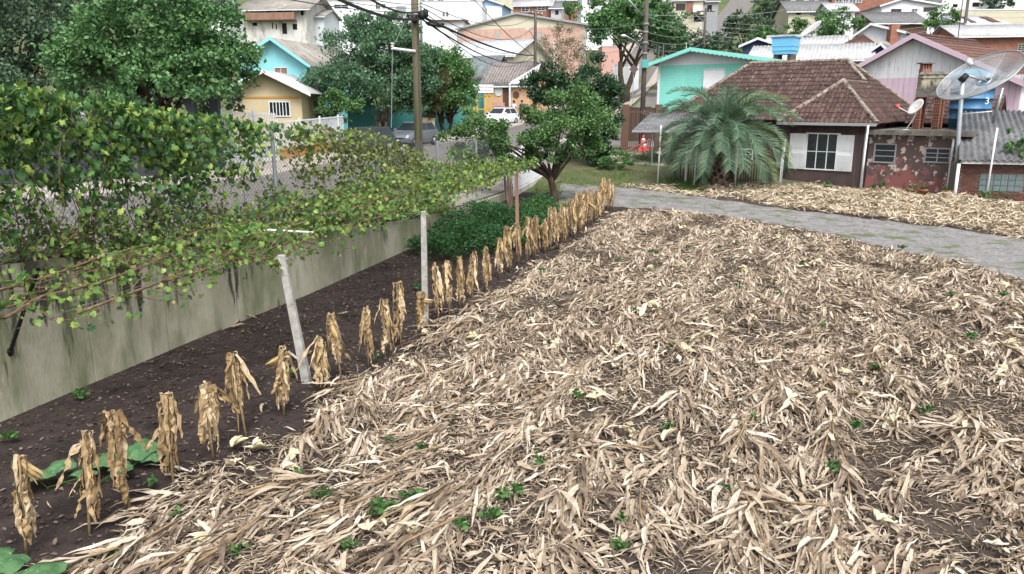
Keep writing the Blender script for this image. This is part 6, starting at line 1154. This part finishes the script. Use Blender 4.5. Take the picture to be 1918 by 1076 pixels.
# ---------------------------------------------------------------- utility poles and cables
def pole(name, lab, px, Y, ztop, r, mat, arms=1, lamp=None, rot=0, base=None):
    q = atY(px[0], px[1], Y) ; x, y = q.x, q.y; z = G(x, y); t = thing(name, lab, 'utility pole', (x, y, z)); h = ztop-z
    MB().tube([(0, 0, -.3), (0, 0, h*.5), (0, 0, h)], [r, r*.88, r*.75], 12).build('shaft', mat, t, True)
    for k in range(arms):
        za = h-.4-k*1.1; c, s_ = math.cos(rot), math.sin(rot); MB().tube([(-1.1*c, -1.1*s_, za), (1.1*c, 1.1*s_, za)], .06, 4).build('crossarm', 'poledark', t)
        for a in (-1, -.45, .45, 1): MB().lathe([(.03, 0), (.06, .05), (.04, .09), (.06, .13), (.03, .17)], 8, (a*c, a*s_, za+.05)).build('insulator', 'stainwhite', t)
    if lamp:
        L = Vector(lamp)-Vector((x, y, z)); za = L.z-.9; MB().tube([(0, 0, za), (L.x*.5, L.y*.5, L.z-.25), (L.x*.9, L.y*.9, L.z)], .035, 6).build('lamp_arm', 'steel', t, True); MB().lathe([(.02, -.10), (.13, -.06), (.16, 0), (.1, .06), (.03, .08)], 12, tuple(L)).build('lamp_head', 'lamp_glass', t, True)
    return t, x, y, z
PA = pole('utility_pole', 'tall mossy wooden utility pole rising from the street beside the vines', (785, 300), 26.2, 9.2, .15, 'polewood', 1, None, .3); t, x, y, z = PA
for yy, n_ in ((28, 'band'), (33, 'band'), (138/4.78, 'band')):
    zz = zpx(yy, 26.2)-z; MB().tube([(0, 0, zz-.04), (0, 0, zz+.04)], .155, 12).build('band', 'steel', t, True)
zz = zpx(97, 26.2)-z; e = atY(735, 91, 26.0)-Vector((x, y, z)); MB().tube([(0, -.15, zz), e], .045, 6).build('bracket_arm', 'weathered', t)
for k in range(3): MB().lathe([(.03, 0), (.06, .03), (.03, .07)], 8, (e.x, e.y, e.z-.05+k*.08)).build('insulator', 'stainwhite', t)
MB().tube([(.1, -.14, -.1), (.11, -.15, 3), (.1, -.13, 6)], .025, 6).build('conduit', 'poledark', t)
for x_, y_, r_ in ((790, 30, .12), (776, 36, .1), (797, 26, .09)): q = atY(x_, y_, 26)-Vector((x, y, z)); MB().lathe([(.05, -.12), (r_, -.08), (r_, .1), (.05, .14)], 10, tuple(q)).build('junction_box', 'black', t, True)
PB = pole('utility_pole', 'slim grey pole with a street lamp in front of the warehouse', (1002, 170), 75, zpx(18, 75), .17, 'poledark', 1, tuple(atY(988, 56, 74)), .9)
PC = pole('utility_pole', 'dark wooden pole with a street lamp near the brown gate', (1202, 250), 50, zpx(-30, 50), .17, 'poledark', 1, tuple(atY(1168, 67, 49)), .3)
PD = pole('utility_pole', 'distant pole with two lamp arms behind the mint house', (1317, 110), 96, zpx(15, 96), .18, 'poledark', 1, tuple(atY(1286, 50, 95)), .1)
PE = pole('utility_pole', 'grey pole among the roofs behind the pink house', (1803, 80), 92, zpx(-8, 92), .2, 'poledark', 0)
PF = pole('utility_pole', 'short white topped post behind the citrus tree', (1037, 120), 70, zpx(75, 70), .16, 'kerb', 0)
t, x, y, z = PC; q0 = atY(1204, 30, 50)-Vector((x, y, z)); q1 = atY(1172, -6, 49.5)-Vector((x, y, z)); MB().tube([q0, q1], .05, 6).build('lamp_arm', 'steel', t, True); bx('meter_box', 'teal', t, -.2, .2, -.35, -.17, (q := zpx(120, 50)-z)-.25, q+.25)
for yy in (45, 60, 80, 100): zz = zpx(yy, 50)-z; MB().tube([(0, 0, zz-.05), (0, 0, zz+.05)], .19, 10).build('band', 'steel', t)
t, x, y, z = PD; q0 = atY(1316, 40, 96)-Vector((x, y, z)); q1 = atY(1297, 22, 95)-Vector((x, y, z)); MB().tube([q0, q1], .07, 5).build('lamp_arm', 'steel', t)
def cable(lab, a, b, sag, r, mat='cable', n=14, group=None):
    a, b = Vector(a), Vector(b); c = thing('overhead_cable', lab, 'cable', (0, 0, 0), 0, 'overhead cables'); MB().tube([a.lerp(b, k/n)-Vector((0, 0, sag*4*(k/n)*(1-k/n))) for k in range(n+1)], r, 5).build('strand', mat, c)
a0 = lambda yy, dx=0: atY(787+dx, yy, 26.1); LB = 'thin dark cable strung between the street poles'
cable('thick black cable running from the mossy pole down to the lamp pole', a0(30), atY(1000, 104, 75), .35, .05); cable('black cable running beside the thick one to the lamp pole', a0(34), atY(1000, 108, 75), .9, .03)
for k in range(4): cable(LB, a0(6+k*6), atY(1000, 30+k*20, 75), .8+.3*k, .016)
cable('thick black cable leaving the mossy pole toward the upper left', a0(36), atY(620, -8, 14), .15, .035); cable('second black cable leaving the mossy pole toward the upper left', a0(22), atY(650, -30, 14), .2, .025)
for k in range(3): cable('thin cable leaving the mossy pole toward the balcony side', a0(8+k*7), atY(560-60*k, -40+10*k, 12), .12, .009)
cable('long sagging cable crossing above the warehouse', atY(880, -10, 60), atY(1000, 105, 76), .3, .03)
for k in range(4): cable('thin pale cable between lamp pole and gate pole', atY(1000, 40+k*18, 75), atY(1202, 45+k*14, 50), .5, .014, 'cable_pale')
for k in range(5): cable('thin pale cable crossing from gate pole toward the hill', atY(1203, 28+k*15, 50), atY(1317, 32+k*12, 96), .6, .016, 'cable_pale')
cable('pale cable crossing high over the mint house roof', atY(1203, 28, 50), atY(1500, 12, 104), .5, .02, 'cable_pale')
for k in range(5): cable('thin pale cable crossing the roofs on the right', atY(1318, 38+k*9, 96), atY(1803, 20+k*9, 92), 1.2, .018, 'cable_pale')
for k in range(3): cable('thin pale cable running off past the cream building', atY(1803, 18+k*9, 92), atY(2000, 10+k*10, 95), .6, .018, 'cable_pale')
for k in range(2): cable('thin drop cable reaching the house eaves behind the palm', atY(1200, 205+k*6, 50), atY(1290, 230+k*4, 45), .1, .012, 'cable_pale')
cable('pale drop wire hanging down from the pole bracket arm', atY(735, 93, 26), atY(733, 240, 26.2), .0, .012, 'cable_pale', 4); cable('pale jumper wire between bracket arm and pole top', atY(735, 90, 26), atY(760, 36, 26), .03, .012, 'cable_pale', 6)
sc_ = thing('splice_case', 'black cable splice case hanging from the cable bundle', 'splice case'); q = atY(808, 46, 27.5); MB().tube([q+Vector((-.2, 0, .06)), q+Vector((-.1, 0, .02)), q+Vector((.12, 0, -.03)), q+Vector((.2, 0, -.03))], [.03, .07, .07, .03], 9).build('case', 'black', sc_, True)
for k, (x0, x1, y0, y1, Y, lab) in enumerate([(1235, 1235, 68, 84, 90, 'left'), (1243, 1243, 70, 84, 90, 'second'), (1286, 1286, 68, 80, 92, 'right')]):
    a = atY(x0, y1, Y); c = thing('roof_mast', 'thin white mast among the dark trees behind the mint house', 'mast', (a.x, a.y, a.z-3), 0, 'white masts in the trees'); MB().tube([(0, 0, -1.5), (0, 0, zpx(y0, Y)-a.z+3)], .05, 5).build('mast', 'whitepaint', c)
sgn = thing('road_sign', 'dark diamond road sign on a thin post by the rising street', 'road sign'); q = atY(1187, 130, 84); zq = G(q.x, q.y); MB().tube([(q.x, q.y, zq-.1), (q.x, q.y, q.z+.5)], .04, 5).build('post', 'steel', sgn); MB().prism([q+Vector((-.5, -.06, 0)), q+Vector((0, -.06, -.5)), q+Vector((.5, -.06, 0)), q+Vector((0, -.06, .5))], (0, 0, 0), (0, .03, 0)).build('plate', 'ink2', sgn)
# second mesh dish on the grey roofs
q = atY(1518, 54, 78); d2 = thing('satellite_dish', 'pale mesh dish tipped up on the grey roofs behind the mint house', 'satellite dish', (q.x, q.y, q.z-1.6)); a = atY(1500, 68, 78)-q; b = atY(1536, 38, 78)-q; ax = (b-a).normalized(); R = (b-a).length/2; vw = (Vector((0, 0, CAMH))-q).normalized(); pp = vw.cross(ax).normalized(); pp = pp if pp.z > 0 else -pp; n2 = (vw*.25+pp*.95).normalized(); s2 = n2.cross(ax); vs = []; fs = []
for i in range(6):
    for k in range(28): an = 2*math.pi*k/28; r_ = i/5; vs.append(Vector((0, 0, 1.6))+ax*(R*r_*math.cos(an))+s2*(R*r_*math.sin(an))+n2*(.3*r_*r_-.3))
for i in range(5):
    for k in range(28): fs.append((i*28+k, i*28+(k+1) % 28, (i+1)*28+(k+1) % 28, (i+1)*28+k))
o = MB().add(vs, fs).build('reflector', 'stainwhite', d2, True); o.modifiers.new('thick', 'SOLIDIFY').thickness = .03; MB().tube([(0, 0, -1.5), Vector((0, 0, 1.6))-n2*.3], .07, 6).build('mast', 'steel', d2); MB().tube([Vector((0, 0, 1.6))-n2*.3, Vector((0, 0, 1.6))+n2*.5], .02, 5).build('feed_arm', 'steel', d2)

# ---------------------------------------------------------------- cars
def car(lab, pos, yaw, paint, scale=1.0, hatch=True, rails=False):
    z = G(pos[0], pos[1])+.02; t = thing('car', lab, 'car', (pos[0], pos[1], z), yaw); 
    S = [(-2.0, .35, .55, .78, .80), (-1.95, .3, .92, .80, .78), (-1.5, .22, 1.0, .84, .80), (-.5, .2, .98, .86, .82), (.9, .2, .96, .86, .82), (1.5, .22, .86, .84, .76), (1.95, .3, .72, .78, .66), (2.08, .38, .58, .70, .64)]
    vs = []; fs = []
    for x, z0, z1, w0, w1 in S: vs += [(x, -w0*.94, z0), (x, -w0, z0+.18), (x, -w0, (z0+z1)/2+.05), (x, -w1, z1), (x, w1, z1), (x, w0, (z0+z1)/2+.05), (x, w0, z0+.18), (x, w0*.94, z0)]
    for i in range(len(S)-1):
        for k in range(8): fs.append((i*8+k, i*8+(k+1) % 8, (i+1)*8+(k+1) % 8, (i+1)*8+k))
    fs += [tuple(range(7, -1, -1)), tuple(range((len(S)-1)*8, len(S)*8))]; o = MB().add(vs, fs).build('body', paint, t, True); m_ = o.modifiers.new('bevel', 'BEVEL'); m_.width = .03; m_.segments = 2
    b = [(-1.85, .95), (.95, .93)]; tp_ = [(-1.45, 1.48), (.15, 1.5)]; zt = 1.48
    cab = MB(); cab.hexa([(-1.9, -.78, .93), (1.0, -.78, .93), (1.0, .78, .93), (-1.9, .78, .93)], [(-1.45, -.62, zt), (.2, -.62, zt), (.2, .62, zt), (-1.45, .62, zt)]); o = cab.build('cabin', paint, t); m_ = o.modifiers.new('bevel', 'BEVEL'); m_.width = .06; m_.segments = 3
    def pane(n, q): c = sum((Vector(p) for p in q), Vector())/4; nn = (Vector(q[1])-Vector(q[0])).cross(Vector(q[3])-Vector(q[0])).normalized(); nn = nn if nn.dot(c-Vector((-.5, 0, 1.1))) > 0 else -nn; MB().hexa([Vector(p)-nn*.03 for p in q], [Vector(p)+nn*.012 for p in q]).build(n, 'glass', t)
    pane('windscreen', [(.93, -.66, 1.0), (.93, .66, 1.0), (.3, .56, 1.42), (.3, -.56, 1.42)]); pane('rear_window', [(-1.84, .66, 1.02), (-1.84, -.66, 1.02), (-1.52, -.55, 1.4), (-1.52, .55, 1.4)])
    for s in (-1, 1):
        for x0, x1, x2, x3 in ((-.45, .78, .2, -.42), (-1.62, -.55, -.5, -1.32)): pane('side_window', [(x0, s*.772, .98), (x1, s*.772, .98), (x2, s*.642, 1.41), (x3, s*.642, 1.41)])
        for x in (-1.25, 1.28):
            w = link('wheel', None, None, t); w.location = (x, s*.78, .3); MB().tube([(0, -.1, 0), (0, .1, 0)], .3, 20).build('tyre', 'black', w, True); MB().tube([(0, s*.08, 0), (0, s*.115, 0)], .19, 14).build('rim', 'steel', w, True)
        MB().hexa([(1.93, s*.42, .58), (2.0, s*.72, .58), (1.9, s*.74, .58), (1.83, s*.44, .58)], [(1.88, s*.42, .72), (1.95, s*.7, .72), (1.86, s*.72, .72), (1.8, s*.44, .72)]).build('headlight', 'lamp_glass', t); bx('taillight', 'red', t, -1.995, -1.93, min(s*.55, s*.74), max(s*.55, s*.74), .62, .82); bx('mirror', paint, t, .6, .75, min(s*.8, s*.98), max(s*.8, s*.98), .98, 1.1)
        if rails: MB().tube([(-1.3, s*.56, 1.5), (-1.2, s*.56, 1.56), (0, s*.56, 1.56), (.1, s*.56, 1.51)], .02, 5).build('roof_rail', 'black', t)
    bx('bumper', paint, t, 1.98, 2.12, -.66, .66, .32, .5); bx('grille', 'black', t, 2.02, 2.1, -.4, .4, .5, .58); bx('plate', 'stainwhite', t, 2.12, 2.135, -.2, .2, .36, .46); return t
car('white hatchback with roof rails parked in front of the peach house', gp(938, 230, 70), math.atan2(-.86, -.5), 'car_white', rails=True)
car('dark grey car parked across the street behind the vine leaves', gp(686, 290, 46), math.atan2(-.9, -.44), 'car_dark'); car('silver car parked behind the mossy utility pole', gp(775, 285, 50), math.atan2(-.92, -.38), 'car_silver')
# ---------------------------------------------------------------- people by the peach house
def person(lab, pos, rz, shirt, pants, bend=0):
    z = G(pos[0], pos[1])+.12; t = thing('person', lab, 'person', (pos[0], pos[1], z), rz); J = dict(pel=(0, 0, .95), ch=(0, .02+bend, 1.32), nk=(0, bend*1.3, 1.5), hd=(0, .02+bend*1.3, 1.68), sl=(-.19, bend*1.2, 1.43), sr=(.19, bend*1.2, 1.43), el=(-.25, .03+bend, 1.14), er=(.25, -.12+bend, 1.15), hl=(-.24, -.1, .9), hr=(.2, -.3, 1.1), kl=(-.1, -.03, .5), kr=(.11, .02, .5), al=(-.1, .03, .08), ar=(.12, .06, .08), tl=(-.11, -.12, .03), tr=(.13, -.09, .03), hpl=(-.1, 0, .9), hpr=(.1, 0, .9))
    R = dict(pel=.14, ch=.15, nk=.06, hd=.105, sl=.075, sr=.075, el=.045, er=.045, hl=.03, hr=.03, kl=.06, kr=.06, al=.04, ar=.04, tl=.035, tr=.035, hpl=.09, hpr=.09); E = [('pel', 'ch'), ('ch', 'nk'), ('nk', 'hd'), ('ch', 'sl'), ('ch', 'sr'), ('sl', 'el'), ('sr', 'er'), ('el', 'hl'), ('er', 'hr'), ('pel', 'hpl'), ('pel', 'hpr'), ('hpl', 'kl'), ('hpr', 'kr'), ('kl', 'al'), ('kr', 'ar'), ('al', 'tl'), ('ar', 'tr')]; K = list(J)
    me = bpy.data.meshes.new('body'); me.from_pydata([J[k] for k in K], [(K.index(a), K.index(b)) for a, b in E], []); o = link('body', me, 'skin', t); md = o.modifiers.new('skin', 'SKIN'); md.use_smooth_shade = True
    for i, k in enumerate(K): me.skin_vertices[0].data[i].radius = (R[k], R[k])
    me.skin_vertices[0].data[0].use_root = True; o.modifiers.new('sub', 'SUBSURF').levels = 1
    MB().lathe([(.16, .88), (.18, .95), (.19, 1.2), (.2, 1.38), (.13, 1.48), (.07, 1.5)], 12, (0, bend*.6, 0)).build('shirt', shirt, t, True)
    for s, e in (('sl', 'el'), ('sr', 'er')): a, b = Vector(J[s]), Vector(J[e]); MB().tube([a, a.lerp(b, .75)], [.085, .07], 8).build('sleeve', shirt, t, True)
    for h, k, a in (('hpl', 'kl', 'al'), ('hpr', 'kr', 'ar')): MB().tube([Vector(J[h])+Vector((0, 0, .08)), J[k], J[a]], [.115, .085, .07], 9).build('trouser_leg', pants, t, True)
    MB().lathe([(.1, -.03), (.118, .03), (.1, .1), (.04, .135)], 10, (0, .03+bend*1.3, 1.68)).build('hair', 'hair', t, True)
person('person in a white shirt standing beside the white car', gp(963, 215, 73.5), 2.2, 'shirt', 'cloth'); person('person in dark navy clothes leaning beside the peach house porch', gp(975, 218, 73.8), 1.2, 'cloth', 'cloth', -.12)

# ---------------------------------------------------------------- tidy: put each thing's empty at its base
def settle(root):
    lo = [1e9]*3; hi = [-1e9]*3
    for c in root.children:
        if c.type != 'MESH': continue
        for v in (c.matrix_local @ Vector(b) for b in c.bound_box) if c.matrix_local else ():
            for i in range(3): lo[i] = min(lo[i], v[i]); hi[i] = max(hi[i], v[i])
    if lo[0] > 1e8: return
    c = Vector(((lo[0]+hi[0])/2, (lo[1]+hi[1])/2, lo[2])); root.location = c
    for ch in root.children: ch.location = ch.location-c
bpy.context.view_layer.update()
for o in list(COL.objects):
    if o.parent is None and o.type == 'EMPTY' and o.location.length < 1e-6: settle(o)
